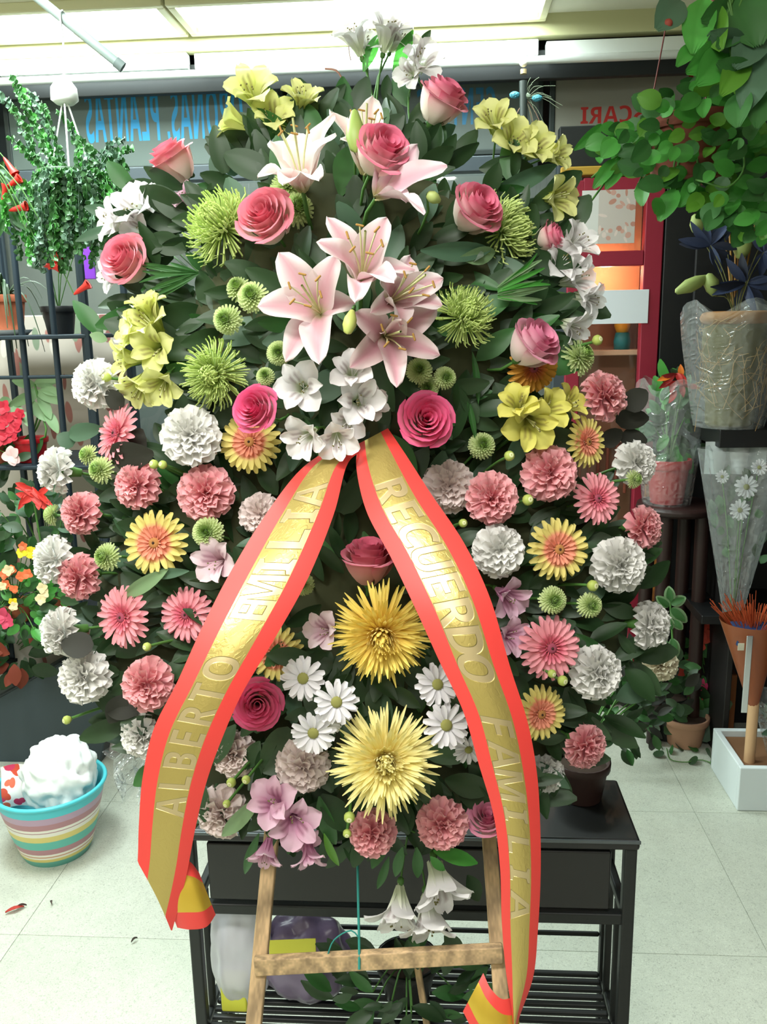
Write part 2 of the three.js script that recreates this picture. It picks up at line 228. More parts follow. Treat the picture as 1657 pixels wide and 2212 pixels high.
function gerberaPrototype(kind, v) {
  const g = new THREE.Group(), r = mulberry(511 + v), Y = kind === 'yellow';
  const tip = col(Y ? '#e8da80' : kind === 'orange' ? '#e2a640' : '#f4a6b0'), inn = col(Y ? '#f0a284' : kind === 'orange' ? '#d9783e' : '#e06a82');
  const geo = (len, wid, dz, e0 = Y ? .4 : .05, e1 = Y ? .5 : .45) => gridGeo(4, 5, (u, v) => { const w = wid / 2 * (.45 + .55 * smooth(0, .6, v)) * (v > .7 ? 1 - .1 * (v - .7) / .3 : 1) * (v > .99 ? .6 : 1); return [u * w, v * len * (1 - .03 * Math.abs(u)), .022 * u * u - dz * v * v]; }, (u, v) => mixc(inn, tip, smooth(e0, e1, v)));
  const o1 = geo(.39, .1, .06), o2 = geo(.35, .09, .0, Y ? .46 : .05, Y ? .56 : .45), o3 = geo(.19, .07, -.02, Y ? 1.2 : .3, Y ? 1.3 : 1.2);
  for (let i = 0; i < 22; i++) setPetal(part('petal', o1, M.petal, g), i / 22 * 6.283 + rr(-.05, .05, r), rr(-.06, .1, r), .11, -.01, rr(.95, 1.03, r));
  for (let i = 0; i < 20; i++) setPetal(part('petal', o2, M.petal, g), (i + .5) / 20 * 6.283 + rr(-.05, .05, r), rr(.12, .24, r), .1, .005, rr(.93, 1.03, r));
  for (let i = 0; i < 16; i++) setPetal(part('petal', o3, M.petal, g), i / 16 * 6.283 + rr(-.08, .08, r), rr(.35, .5, r), .09, .01, rr(.85, 1, r));
  const fl = []; for (let i = 0; i < 46; i++) { const q = new THREE.ConeGeometry(.012, .1, 4); q.translate(0, .05, 0); q.rotateX(rr(.5, 1.0, r)); q.translate(0, .075, .03); q.rotateZ(i / 46 * 6.283 * 3.3); fl.push(paint(q, mixc(inn, col('#c85a5a'), Y ? .25 : .5))); }
  const s = part('inner_florets', merge(fl), M.solid, g); s.userData.kind = 'stuff';
  part('disc', proto('gdisc' + kind, () => { const q = lathe([[.085, .02], [.075, .055], [.04, .07], [.02, .062], [0, .055]], 14); q.rotateX(Math.PI / 2); return q; }), std(Y ? 0xb07a44 : 0x9a4458, .9), g);
  part('disc_eye', proto('geye', () => { const q = new THREE.SphereGeometry(.022, 8, 6); q.translate(0, 0, .06); return q; }), std(0x3a2418, .9), g, 'dark eye');
  return g;
}
function spiderPrototype(cIn, cTip, hook, v, n = 190) {
  const g = new THREE.Group(), r = mulberry(900 + v), A = col(cIn), B = col(cTip);
  const needle = (len, bend, rad) => { const pts = []; for (let i = 0; i <= 5; i++) { const t = i / 5; pts.push(V(0, t * len * (1 - .15 * Math.abs(bend) * t), bend * len * t * t)); } if (hook) pts.push(V(0, len * .98, bend * len + .05)); const q = new THREE.TubeGeometry(new THREE.CatmullRomCurve3(pts), 5, rad, 4); const p = q.attributes.position, c = []; for (let i = 0; i < p.count; i++) { const t = clamp(p.getY(i) / len, 0, 1); c.push(...mixc(A, B, smooth(.1, .9, t))); } q.setAttribute('color', new THREE.Float32BufferAttribute(c, 3)); return q; };
  const strap = (len, bend, w) => gridGeo(2, 5, (u, v) => [u * w * (.75 + .25 * Math.sin(v * 3)) * (v > .8 ? 1 - (v - .8) * 3.6 : 1), v * len, bend * len * v * v + .35 * w * u * u], (u, v) => mixc(A, B, smooth(.1, .8, v)));
  const geos = !hook ? [strap(.5, .04, .017), strap(.47, -.1, .018), strap(.42, .2, .018), strap(.3, .38, .018)] : [needle(.5, .05, .011), needle(.46, -.12, .0105), needle(.42, .22, .0105), needle(.3, .4, .0105)];
  for (let i = 0; i < n; i++) {
    const t = (i + .5) / n, el = 90 - 108 * Math.pow(t, .62), k = t > .62 ? (i % 2) : t > .3 ? 2 : 3;
    setPetal(part('petal', geos[k], M.petal, g), i * 2.39996 + rr(-.1, .1, r), el * D2R + rr(-.12, .12, r), .02, -.06 + .05 * (1 - t), rr(.85, 1.05, r));
  }
  const coreList = []; for (let i = 0; i < 190; i++) { const t = (i + .5) / 190, q = geos[t > .55 ? 2 : 3].clone(), sc = rr(.6, .95, r) * (t > .55 ? .95 : 1); q.scale(sc * 1.2, sc, sc); q.rotateX((92 - 92 * Math.pow(t, .8)) * D2R); q.translate(0, .015, .0); q.rotateZ(i * 2.39996 + 1.1); coreList.push(q); }
  part('inner_petals', merge(coreList), M.petal, g).userData.kind = 'stuff';
  part('calyx', proto('spcalyx', () => { const q = lathe([[0, -.16], [.08, -.14], [.12, -.06], [.05, -.03]], 10); q.rotateX(Math.PI / 2); return q; }), M.stem, g);
  return g;
}
function buttonPrototype(cp, cc, v) {
  const g = new THREE.Group(), r = mulberry(1300 + v), A = col(cp), C = col(cc), list = [];
  for (let i = 0; i < 190; i++) { const t = i / 190, el = (84 - 112 * t) * D2R, q = paint(gridGeo(2, 2, (u, v) => [u * .05 * (v > .9 ? .55 : 1), v * lerp(.22, .46, t), .03 * u * u + .05 * v * v]), mixc(C, A, smooth(.05, .6, t))); q.rotateX(el + rr(-.1, .1, r)); q.translate(0, .04, lerp(.1, -.05, t)); q.rotateZ(i * 2.39996); list.push(q); }
  part('petals', merge(list), M.petal, g).userData.kind = 'stuff';
  part('centre', proto('bcentre' + cc, () => { const q = lathe([[.12, .12], [.1, .2], [.05, .225], [0, .21]], 12); q.rotateX(Math.PI / 2); return q; }), std(cc, .8), g, 'green centre');
  part('calyx', proto('spcalyx2', () => { const q = lathe([[0, -.22], [.1, -.2], [.2, -.08], [.1, .02]], 10); q.rotateX(Math.PI / 2); return q; }), M.stem, g);
  return g;
}
function daisyPrototype(v) {
  const g = new THREE.Group(), r = mulberry(1500 + v), c = col('#f1eff2'), c2 = col('#e3e2e6');
  const geo = gridGeo(4, 4, (u, v) => { const w = .075 * (.5 + .5 * smooth(0, .6, v)) * (v > .95 ? .6 : 1); return [u * w, v * .4, .03 * u * u + .04 * v - .05 * v * v]; }, (u, v) => mixc(c2, c, v));
  for (let i = 0; i < 13; i++) setPetal(part('petal', geo, M.petal, g), i / 13 * 6.283 + rr(-.07, .07, r), rr(-.05, .12, r), .1, 0, rr(.95, 1.05, r));
  for (let i = 0; i < 11; i++) setPetal(part('petal', geo, M.petal, g), (i + .5) / 11 * 6.283 + rr(-.07, .07, r), rr(.22, .42, r), .09, .01, rr(.85, .95, r));
  part('disc', proto('ddisc', () => { const q = lathe([[.13, .02], [.115, .07], [.06, .1], [0, .1]], 14); q.rotateX(Math.PI / 2); return q; }), std(0x8a8a4a, .9), g, 'olive yellow disc');
  return g;
}
const ALS = { white: ['#f3f2f2', '#e6e4e4', '#cfd8b8'], lime: ['#e8ea9c', '#d6da7c', '#b0ba5a'], yellow: ['#e4de6e', '#d2d05c', '#adad48'], lilac: ['#e9c3d6', '#dba6c2', '#c98aae'], blush: ['#ecd6dc', '#dcb9c6', '#c9a0a8'] };
function floretPrototype(kind, v) {
  const g = new THREE.Group(), r = mulberry(1700 + v), [c1, c2, c3] = ALS[kind].map(col), dark = col(kind === 'white' ? '#7a5a5a' : kind === 'lilac' || kind === 'blush' ? '#8a3a5a' : '#6a4a20');
  const geo = (wid, len, streak) => gridGeo(6, 8, (u, v) => {
    const k = 1 - v, R = k * k * .03 + 2 * k * v * .1 + v * v * len, z = k * k * -.42 + 2 * k * v * .16 + v * v * .12, w = wid * (.18 + .82 * Math.pow(Math.sin(Math.PI * Math.pow(v * .93 + .02, 1.35)), .7)) * (v > .99 ? .5 : 1);
    return [u * w, R + (v > .9 ? (.02 * (1 - u * u)) : 0), z + .06 * u * u * v + .012 * Math.sin(u * 6) * v];
  }, (u, v) => { const b = mixc(c3, mixc(c2, c1, smooth(.4, .9, v)), smooth(.1, .5, v)); return streak && v > .35 && v < .75 && Math.abs(Math.abs(u) - .33) < .1 ? mixc(b, dark, .6) : b; });
  const broad = geo(.235, .5, false), narrow = geo(.155, .48, true);
  for (let i = 0; i < 3; i++) { setPetal(part('petal', broad, M.petal, g), i * 2.094 + rr(-.08, .08, r), rr(-.12, .1, r), 0, 0, rr(.94, 1.04, r)); setPetal(part('petal', narrow, M.petal, g), i * 2.094 + 1.047 + rr(-.08, .08, r), rr(.02, .22, r), 0, .015, rr(.92, 1.02, r)); }
  const st = []; for (let i = 0; i < 5; i++) { const e = V(rr(-.12, .12, r), rr(-.16, .02, r), rr(.1, .22, r)); st.push(paint(bar(V(0, 0, -.3), e, .008, 4), mixc(c2, [1, 1, .9], .4))); const an = new THREE.SphereGeometry(.018, 5, 4); an.translate(e.x, e.y, e.z); st.push(paint(an, col('#6f6a3a'))); }
  part('stamens', merge(st), M.solid, g);
  part('ovary', proto('ovary', () => { const q = lathe([[0, -.56], [.05, -.52], [.06, -.46], [.03, -.4]], 8); q.rotateX(Math.PI / 2); return q; }), M.stem, g);
  return g;
}

// ------------------------------------------------------------------ the funeral wreath
// distance (along the lens axis) of the wreath's face: the head spray and the belly stand out, the rim falls back
const S = (px, py) => 1.30 - .13 * Math.exp(-(((px - 780) / 380) ** 2) - (((py - 640) / 300) ** 2)) - .10 * Math.exp(-(((px - 800) / 380) ** 2) - (((py - 1500) / 380) ** 2)) + .05 * smooth(380, 720, Math.hypot((px - 780), (py - 1200) * .8));
const autoFace = (px, py) => [clamp((px - 780) / 620, -1, 1) * 42, py < 900 ? clamp((900 - py) / 700, 0, 1) * 34 : clamp((1250 - py) / 700, -1, 1) * 24];
const core = (px, py) => py < 900 ? at(lerp(px, 770, .45), lerp(py, 760, .5), 1.40) : at(lerp(px, 780, .28), lerp(py, 1300, .22), S(px, py) + .12);
function orient(o, n, spin) { o.quaternion.setFromUnitVectors(V(0, 0, 1), n.clone().normalize()).multiply(new THREE.Quaternion().setFromAxisAngle(V(0, 0, 1), spin)); }
function addStem(g, from, dir, to, r, mat = M.stem) {                        // world points; added as a part of g
  g.updateMatrixWorld(true); const inv = g.matrixWorld.clone().invert(), s = g.scale.x;
  const L = from.distanceTo(to), pts = [from, from.clone().addScaledVector(dir, L * .35), to].map((p) => p.clone().applyMatrix4(inv));
  return part('stem', new THREE.TubeGeometry(new THREE.QuadraticBezierCurve3(...pts), 6, r / s, 5), mat, g);
}
function flower(name, category, P, label, px, py, wpx, fc, dz, group, stemFrom, spin) {
  const d = S(px, py) + (dz ?? 0), g = P.clone(); g.name = numbered(name); scene.add(g); tag(g, label, category, group);
  g.position.copy(at(px, py, d)); g.scale.setScalar(wpx * mpp(d)); const n = face(...(fc ?? autoFace(px, py))); orient(g, n, spin ?? rnd() * 6.283);
  const back = g.position.clone().addScaledVector(n, -stemFrom * g.scale.x);
  if (stemFrom) addStem(g, back, n.clone().negate(), core(px, py), .0024);
  return g;
}
// --- roses
let vi = 0;
for (const [pal, px, py, w, fc, dz, label] of [
  ['pink', 957, 215, 112, [40, 42], .03, 'pink rose with cream outer petals just below the white alstroemeria at the very top'],
  ['pink', 828, 328, 125, [28, 22], -.12, 'pink and cream rose set in front of the upper lily'],
  ['coral', 372, 345, 105, [-45, 48], .06, 'side-on coral pink rose standing alone above the white and lilac blooms'],
  ['coral', 575, 470, 128, [-16, 16], -.05, 'large coral pink rose between a green spider bloom and a pale green pompon'],
  ['pink', 1030, 452, 118, [34, 22], -.03, 'pink rose with pale outer petals beside a green fringed bloom'],
  ['coral', 272, 562, 112, [-24, 12], .02, 'open pink rose with white petals tucked behind it near the iron rack'],
  ['pale', 1155, 742, 116, [42, 30], -.04, 'pale pink rose bud with magenta side above an orange gerbera'],
  ['hot', 555, 885, 104, [-22, 12], -.05, 'pink rose lying over the top of a deep-set yellow gerbera'],
  ['hot', 920, 908, 118, [6, 6], -.04, 'magenta pink rose beside the top of the red and gold ribbon'],
  ['dusty', 797, 1208, 118, [6, 70], -.01, 'dusty pink rose seen side-on between the two ribbons'],
  ['hot', 556, 1520, 108, [8, 4], -.02, 'round pink rose touching the inner edge of the ribbon beside white daisies'],
  ['pale', 1056, 1770, 92, [-10, 50], 0, 'pale pink rose half hidden behind the long right ribbon'],
  ['pink', 1188, 514, 72, [60, 10], .02, 'small closed pink rosebud beside white alstroemeria'],
]) flower('rose', 'rose', proto('rose' + pal + (vi++ % 2), () => rosePrototype(pal, vi)), label, px, py, w, fc, dz, 'roses in the wreath', .55);
// --- carnations
const carn = (kind, px, py, w, label, fc, dz) => { vi++; const k = vi % 3; return flower('carnation', 'carnation', proto('carn' + kind + k, () => kind === 'white' ? carnationPrototype('#e6e6e0', '#faf9f6', k) : kind === 'blush' ? carnationPrototype('#e6d6d0', '#f4e8e4', k) : carnationPrototype('#e6949c', '#fac2c4', k)), label, px, py, w, fc, dz, kind + ' carnations in the wreath', .5); };
for (const a of [
  ['white', 205, 830, 104, 'white carnation tucked beside the yellow-green alstroemeria spray'], ['white', 122, 1015, 96, 'narrow white carnation beside two lime pompons at the rim', [-62, 6]], ['white', 412, 942, 124, 'large white carnation between a rose-pink gerbera and a deep-set yellow gerbera', [-6, 4]],
  ['white', 115, 1210, 100, 'white carnation on the rim beside a pink carnation and the kalanchoe', [-58, 0]], ['white', 132, 1365, 104, 'white carnation on the rim half covered by a dark leaf', [-58, -4]], ['white', 182, 1462, 112, 'full white carnation above the dark bench and below the pink gerbera', [-30, 0]],
  ['blush', 970, 1052, 108, 'blush white carnation beside a pink carnation near the right ribbon', [8, 6], .04], ['white', 1078, 1190, 112, 'white carnation between the right ribbon and a yellow gerbera', [10, 4]], ['white', 1337, 1220, 116, 'full white carnation right beside the yellow gerbera with two pompons below', [26, 4]],
  ['white', 1288, 1452, 112, 'white carnation touching the large pink gerbera', [34, 0]], ['white', 1405, 1350, 100, 'white carnation on the rim beside the variegated leaves', [56, 0], .03], ['white', 1372, 1000, 92, 'loose white carnation beside the red flower pot', [35, 10], .02],
  ['blush', 655, 1655, 112, 'cream carnation below the three white daisies', [-6, -4], .04], ['white', 305, 1590, 92, 'white carnation behind the outer edge of the left ribbon', [-40, -10], .04], ['blush', 505, 1630, 96, 'half-hidden blush carnation below the round pink rose', [-10, -8], .07],
  ['blush', 562, 1112, 88, 'half-hidden blush carnation behind the outer edge of the ribbon near the green pompon', [-10, 4], .05], ['blush', 480, 1755, 110, 'half-hidden cream carnation beside small round buds above the table edge', [-20, -20], .06], ['white', 1178, 1672, 80, 'white carnation peeping out behind the lower right ribbon', [20, -10], .08],
  ['pink', 297, 1048, 98, 'pink carnation below the rose-pink gerbera and beside a lime pompon'], ['pink', 175, 1108, 92, 'pink carnation on the rim between white carnations', [-40, 4]], ['pink', 445, 1065, 116, 'large deep-set pink carnation below the big white carnation', [-8, 0], .02],
  ['pink', 170, 1245, 94, 'pink carnation beside a lime pompon and the yellow gerbera', [-40, -4]], ['pink', 318, 1478, 112, 'pink carnation between the white carnation and the left ribbon', [-20, -4]], ['pink', 1062, 1076, 108, 'rosy pink carnation beside the blush carnation', [12, 6]],
  ['pink', 1187, 1022, 116, 'deep pink carnation below the yellow alstroemeria', [16, 8]], ['pink', 1305, 855, 104, 'side-on pink carnation above the small tilted gerbera', [48, 20]], ['pink', 1390, 1140, 88, 'pink carnation at the rim under the red flower pot', [48, 0]],
  ['pink', 955, 1780, 106, 'pink carnation under the lower yellow spider bloom beside the pale rose', [6, -8]], ['pink', 805, 1800, 102, 'pink carnation directly under the lower yellow spider bloom with round buds', [0, -16]], ['pink', 1265, 1612, 92, 'half-hidden pink carnation hanging low beside the dark pot', [45, -20], .02],
]) carn(...a);
// --- gerberas
for (const [k, px, py, w, label, fc, dz] of [
  ['pink', 252, 937, 140, 'rose-pink gerbera turned sideways with a dark leaf over its edge', [-46, 10]], ['pink', 265, 1333, 142, 'rose-pink gerbera above the white carnation on the ribbon side of the rim', [-28, -2]], ['pink', 402, 1328, 124, 'pink gerbera half hidden behind the left ribbon', [-12, 0], .04],
  ['pink', 1290, 1077, 118, 'deep pink gerbera above the yellow gerbera', [20, 4]], ['pink', 1190, 1400, 146, 'large pink gerbera touching the right ribbon', [14, 0]],
  ['yellow', 335, 1173, 150, 'yellow gerbera with peach centre among pink carnations and lime pompons', [-12, 2]], ['yellow', 540, 955, 140, 'deep-set yellow gerbera under the pink rose', [-10, 0], .03], ['yellow', 1207, 1187, 142, 'yellow gerbera with peach centre beside two white carnations', [12, 2]],
  ['yellow', 1268, 955, 116, 'tilted small yellow and peach gerbera below the side-on pink carnation', [38, 2]], ['orange', 1152, 795, 120, 'orange-yellow gerbera under the pale pink rose bud', [16, -24], .01], ['yellow', 1168, 1542, 126, 'yellow gerbera half covered by the right ribbon', [20, -6], .02], ['yellow', 596, 1412, 124, 'deep-set yellow gerbera behind the inner edge of the left ribbon', [-8, 0], .05],
]) flower('gerbera', 'gerbera', proto('gerb' + k + (vi++ % 2), () => gerberaPrototype(k, vi)), label, px, py, w, fc, dz, k + ' gerberas in the wreath', .04);
// --- spider chrysanthemums
for (const [k, px, py, w, label, fc, dz] of [
  ['yellow', 825, 1372, 226, 'upper golden yellow spider chrysanthemum between the ribbons', [2, -14], -.02], ['pale', 832, 1645, 240, 'lower pale yellow spider chrysanthemum below the white daisies', [2, 10], -.03],
  ['green', 478, 487, 188, 'big lime green spider chrysanthemum behind the large coral rose', [-34, 24], 0], ['green', 462, 808, 156, 'lime green spider chrysanthemum above the big white carnation', [-12, -14], 0],
  ['green', 1092, 500, 176, 'lime green spider chrysanthemum behind the pink rose, seen edge-on', [62, 10], .03], ['green', 1005, 682, 150, 'leafy green fringed spider chrysanthemum beside the lilies', [20, 20], .02],
]) flower('spider_chrysanthemum', 'chrysanthemum', proto('spid' + k, () => k === 'yellow' ? spiderPrototype('#ecc24a', '#f5df72', false, 1, 295) : k === 'pale' ? spiderPrototype('#efd668', '#f8efa8', false, 2, 295) : spiderPrototype('#a5c046', '#d3e68c', true, 3, 270)), label, px, py, w, fc, dz, (k === 'yellow' || k === 'pale' ? 'yellow' : 'green') + ' spider chrysanthemums', .12);
// --- green button chrysanthemums
for (const [px, py, w, label, fc, dz, k] of [
  [545, 640, 74, 'pale green pompon touching the lily petal tip, front of three', [-10, 10], -.03], [490, 690, 70, 'pale green pompon hanging lowest of the three beside the lily', [-14, -8], -.01], [515, 622, 62, 'small green pompon behind two paler pompons beside the lily', [-20, 20], .02, 1],
  [622, 402, 84, 'pale green pompon right under the cream lily', [8, 50], .01], [642, 452, 84, 'pale green pompon behind the large coral rose', [20, 10], .02], [602, 762, 58, 'small green pompon behind the lily tip beside white alstroemeria', [0, 0], .03, 1], [573, 812, 44, 'tiny lime pompon above the rose over the dim gerbera', [0, 10], 0],
  [190, 983, 50, 'tiny lime pompon on the rim, upper of two beside the narrow carnation', [-40, 10], -.01], [217, 1015, 64, 'lime pompon on the rim, lower of two beside the narrow carnation', [-30, 5], -.02], [112, 1112, 50, 'side-on lime pompon at the outermost rim', [-78, 5], .02], [448, 1150, 74, 'pale green pompon between the deep-set carnation and the ribbon', [-4, 4], 0], [230, 1203, 66, 'lime pompon touching the yellow gerbera', [-28, 0], -.01],
  [906, 800, 62, 'small green pompon above the magenta rose, upper of three', [0, 6], .02, 1], [962, 816, 54, 'small green pompon above the magenta rose, outermost of three', [14, 0], .02, 1], [922, 838, 58, 'small green pompon right on top of the magenta rose', [4, -6], .03, 1], [1195, 1297, 66, 'pale green pompon above the large pink gerbera, wider of two', [8, 0], -.01], [1275, 1308, 60, 'pale green pompon between gerbera and white carnation, smaller of two', [12, 0], -.01],
  [1370, 1035, 44, 'tiny lime pompon under the loose white carnation', [40, 0], -.02], [1042, 962, 64, 'half-hidden pompon between the magenta rose and yellow alstroemeria', [6, 10], .04, 1], [1250, 770, 86, 'soft green pompon beside the pale rose bud', [40, 20], .03, 1], [540, 1262 + 26, 58, 'half-hidden green pompon behind the left ribbon', [0, 0], .08, 1], [655, 1262, 52, 'small pale green pompon beside the bare twig', [0, 10], .03],
]) flower('button_chrysanthemum', 'chrysanthemum', proto('butt', () => buttonPrototype('#d3e2a4', '#93bb50', 0)), label, px, py, w, fc, dz, 'green button chrysanthemums', .2);
// --- white daisies
for (const [px, py, w, label, fc, dz] of [
  [655, 1465, 100, 'white daisy, topmost of three beside the pink rose', [-6, 4], -.02], [727, 1516, 100, 'white daisy leaning between both yellow spider blooms', [4, 0], -.03], [677, 1582, 100, 'white daisy above the cream carnation', [-4, -14], -.03], [705, 1562, 72, 'white daisy tucked underneath two other daisies', [0, -40], .01],
  [945, 1478, 98, 'white daisy beside the right ribbon and the upper yellow bloom', [6, 4], -.02], [964, 1566, 104, 'white daisy beside the right ribbon and the lower yellow bloom', [6, 2], -.03], [1012, 1618, 72, 'small half-hidden daisy half under the right ribbon', [10, -20], .02],
]) flower('daisy', 'daisy', proto('daisy' + (vi++ % 2), () => daisyPrototype(vi)), label, px, py, w, fc, dz, 'white daisies in the wreath', .03);
// --- round green buds
for (const [px, py, w, label] of [
  [500, 1690, 22, 'round bud beside the left ribbon, plumpest of three above the table edge'],
  [532, 1684, 20, 'round bud opening white next to the plump one above the table edge'],
  [490, 1736, 18, 'lowest small bud over the half-hidden cream carnation'],
  [318, 1397, 20, 'tiny green bud under the rose-pink gerbera'],
  [1215, 1470, 24, 'larger green bud hanging below the large pink gerbera'],
  [1192, 1455, 20, 'smaller green bud against the large pink gerbera'],
  [1280, 1265, 26, 'pale bud just above the smaller of two pompons'],
  [755, 1765, 26, 'green bud under the lower yellow spider bloom'],
  [750, 1800, 20, 'tiny bud touching the pink carnation under the yellow bloom'],
  [333, 1003, 22, 'left-leaning twin bud beside the big white carnation'],
  [352, 1004, 20, 'small twin bud touching the big white carnation'],
  [1140, 1080, 26, 'yellow-green bud under the deep pink carnation'],
  [1100, 985, 24, 'olive bud beside the deep pink carnation'],
  [1000, 1130, 20, 'tiny bud below the blush carnation near the right ribbon'],
  [230, 815, 22, 'green bud resting on the white carnation near alstroemeria'],
  [145, 1555, 20, 'outlying bud over the dark stand'],
  [1290, 735, 24, 'pale bud near the paper notice beside the pale rose']
]) {
  const g = flower('flower_bud', 'bud', proto('bud', () => { const q = new THREE.Group(); const b = lathe([[0, -.5], [.25, -.42], [.47, -.1], [.46, .2], [.28, .42], [0, .46]], 12); b.rotateX(Math.PI / 2); part('bud_head', b, std(0xa8b85a, .6), q); const t = lathe([[.3, .36], [.16, .5], [0, .42]], 10); t.rotateX(Math.PI / 2); part('bud_tip', t, std(0xdfe2ae, .6), q, 'pale opening tip'); return q; }), label, px, py, w, null, -.02, 'round green buds', .5);
}
// --- alstroemeria sprays: a stem with several florets
function spray(kind, label, list, dz = 0, root) {
  const c = list.reduce((a, f) => a.add(at(f[0], f[1], S(f[0], f[1]) + dz)), V()).multiplyScalar(1 / list.length), [px, py] = root ?? [list[0][0], list[0][1]];
  const base = root ? at(root[0], root[1], S(root[0], root[1]) + .06) : core(px, py), g = thing('alstroemeria_spray', label, 'alstroemeria', base, kind + ' alstroemeria sprays');
  list.forEach(([fx, fy, w, fc, z], i) => {
    const f = proto('flor' + kind + (vi++ % 3), () => floretPrototype(kind, vi)).clone(); f.name = 'floret'; g.add(f);
    const d = S(fx, fy) + dz + (z ?? 0), p = at(fx, fy, d), n = face(...(fc ?? autoFace(fx, fy))); f.position.copy(p).sub(base); f.scale.setScalar(w * mpp(d) * 1.06); orient(f, n, rnd() * 6.28);
    const from = p.clone().addScaledVector(n, -.5 * f.scale.x); addStem(g, from, n.clone().negate(), base.clone().add(V(rr(-.006, .006), rr(-.006, .006), 0)), .0018);
  });
  return g;
}
spray('white', 'white alstroemeria spray standing tallest above the wreath', [[765, 78, 95, [-30, 45]], [838, 64, 105, [16, 40]], [792, 96, 70, [0, 30], .03], [862, 84, 76, [40, 30], .02]], .06, [820, 320]);
spray('white', 'white alstroemeria bloom leaning on the topmost pink rose', [[912, 132, 98, [20, 14]], [886, 160, 70, [-30, -10], .02]], .05, [900, 330]);
spray('lime', 'yellow-green alstroemeria spray beside the cream lily', [[546, 196, 118, [-6, 24]], [500, 262, 95, [-74, 16]], [655, 214, 95, [12, 40]], [592, 250, 100, [0, 20], .01], [630, 266, 82, [14, 10], .02]], .04, [640, 420]);
spray('lime', 'yellow-green alstroemeria spray above the long dark leaves', [[1068, 260, 98, [-10, 20]], [1112, 302, 100, [6, 10]], [1158, 318, 96, [20, 10]], [1204, 334, 76, [50, 0]]], .04, [1010, 470]);
spray('lime', 'lone yellow-green alstroemeria bloom above the small pink rosebud', [[1206, 428, 100, [40, -14]]], .03, [1080, 500]);
spray('white', 'bright white alstroemeria spray above the open pink rose near the rack', [[292, 452, 120, [-24, 20]], [242, 478, 92, [-50, 0]], [330, 440, 86, [10, 30], .02], [300, 498, 80, [-20, -20], .01]], .05, [470, 620]);
spray('white', 'white petals of an alstroemeria tucked behind the open pink rose', [[238, 596, 78, [-60, -14]]], .06, [420, 680]);
spray('lime', 'large yellow-green alstroemeria spray over the white carnation', [[322, 694, 118, [-30, 30]], [282, 722, 100, [-56, 6]], [334, 752, 104, [-10, -10]], [272, 778, 96, [-60, -10]], [350, 832, 98, [-8, -40]], [298, 836, 96, [-36, -50]], [316, 660, 86, [-20, 60]]], -.01, [470, 760]);
spray('white', 'white alstroemeria spray beside the paper notice', [[1246, 524, 100, [40, 24]], [1214, 568, 98, [16, 10]], [1246, 602, 106, [44, 0]], [1272, 646, 88, [60, -20]]], .02, [1090, 640]);
spray('white', 'half-hidden white alstroemeria bloom above the soft green pompon', [[1240, 708, 88, [50, -30]]], .03, [1100, 720]);
spray('white', 'single open white alstroemeria below the big left lily', [[650, 836, 112, [-6, -4]]], -.02);
spray('white', 'white alstroemeria spray hanging under the lilies at the ribbon top', [[760, 804, 96, [0, 16]], [776, 866, 106, [14, -6]], [752, 912, 84, [-4, -20], .01], [800, 870, 80, [40, 0], .02]], -.03);
spray('white', 'white alstroemeria pair lying over the top of the left ribbon', [[660, 945, 102, [-26, -26]], [728, 948, 94, [6, -30]]], -.05);
spray('yellow', 'bright yellow alstroemeria spray above the deep pink carnation', [[1146, 914, 118, [6, -24]], [1118, 872, 90, [-20, 20]], [1188, 882, 90, [20, 10]], [1232, 872, 84, [46, 20], .02]], -.02);
spray('lilac', 'lilac pink alstroemeria spray hanging over the table edge', [[592, 1734, 112, [-14, 26]], [636, 1774, 116, [10, 0]], [574, 1846, 84, [-14, -56]], [668, 1850, 80, [20, -60]], [655, 1806, 76, [16, -26], .02]], -.02);
spray('white', 'white alstroemeria spray drooping below the wreath', [[952, 1918, 140, [16, -48]], [858, 1972, 130, [-12, -52]], [924, 1990, 125, [6, -56]]], -.01, [880, 1790]);
spray('blush', 'blush alstroemeria at the outer edge of the left ribbon', [[468, 1212, 104, [-20, 0]]], 0);
spray('lilac', 'lilac alstroemeria pair peeping out beside the right ribbon', [[1098, 1290, 98, [30, -20]], [1104, 1374, 88, [30, 0]]], .02);
spray('blush', 'blush alstroemeria beside the upper golden spider bloom', [[700, 1362, 88, [-26, 6]]], .0);
spray('lilac', 'small lilac alstroemeria behind the green spider bloom', [[402, 428, 72, [-30, 30]]], .06, [520, 560]);

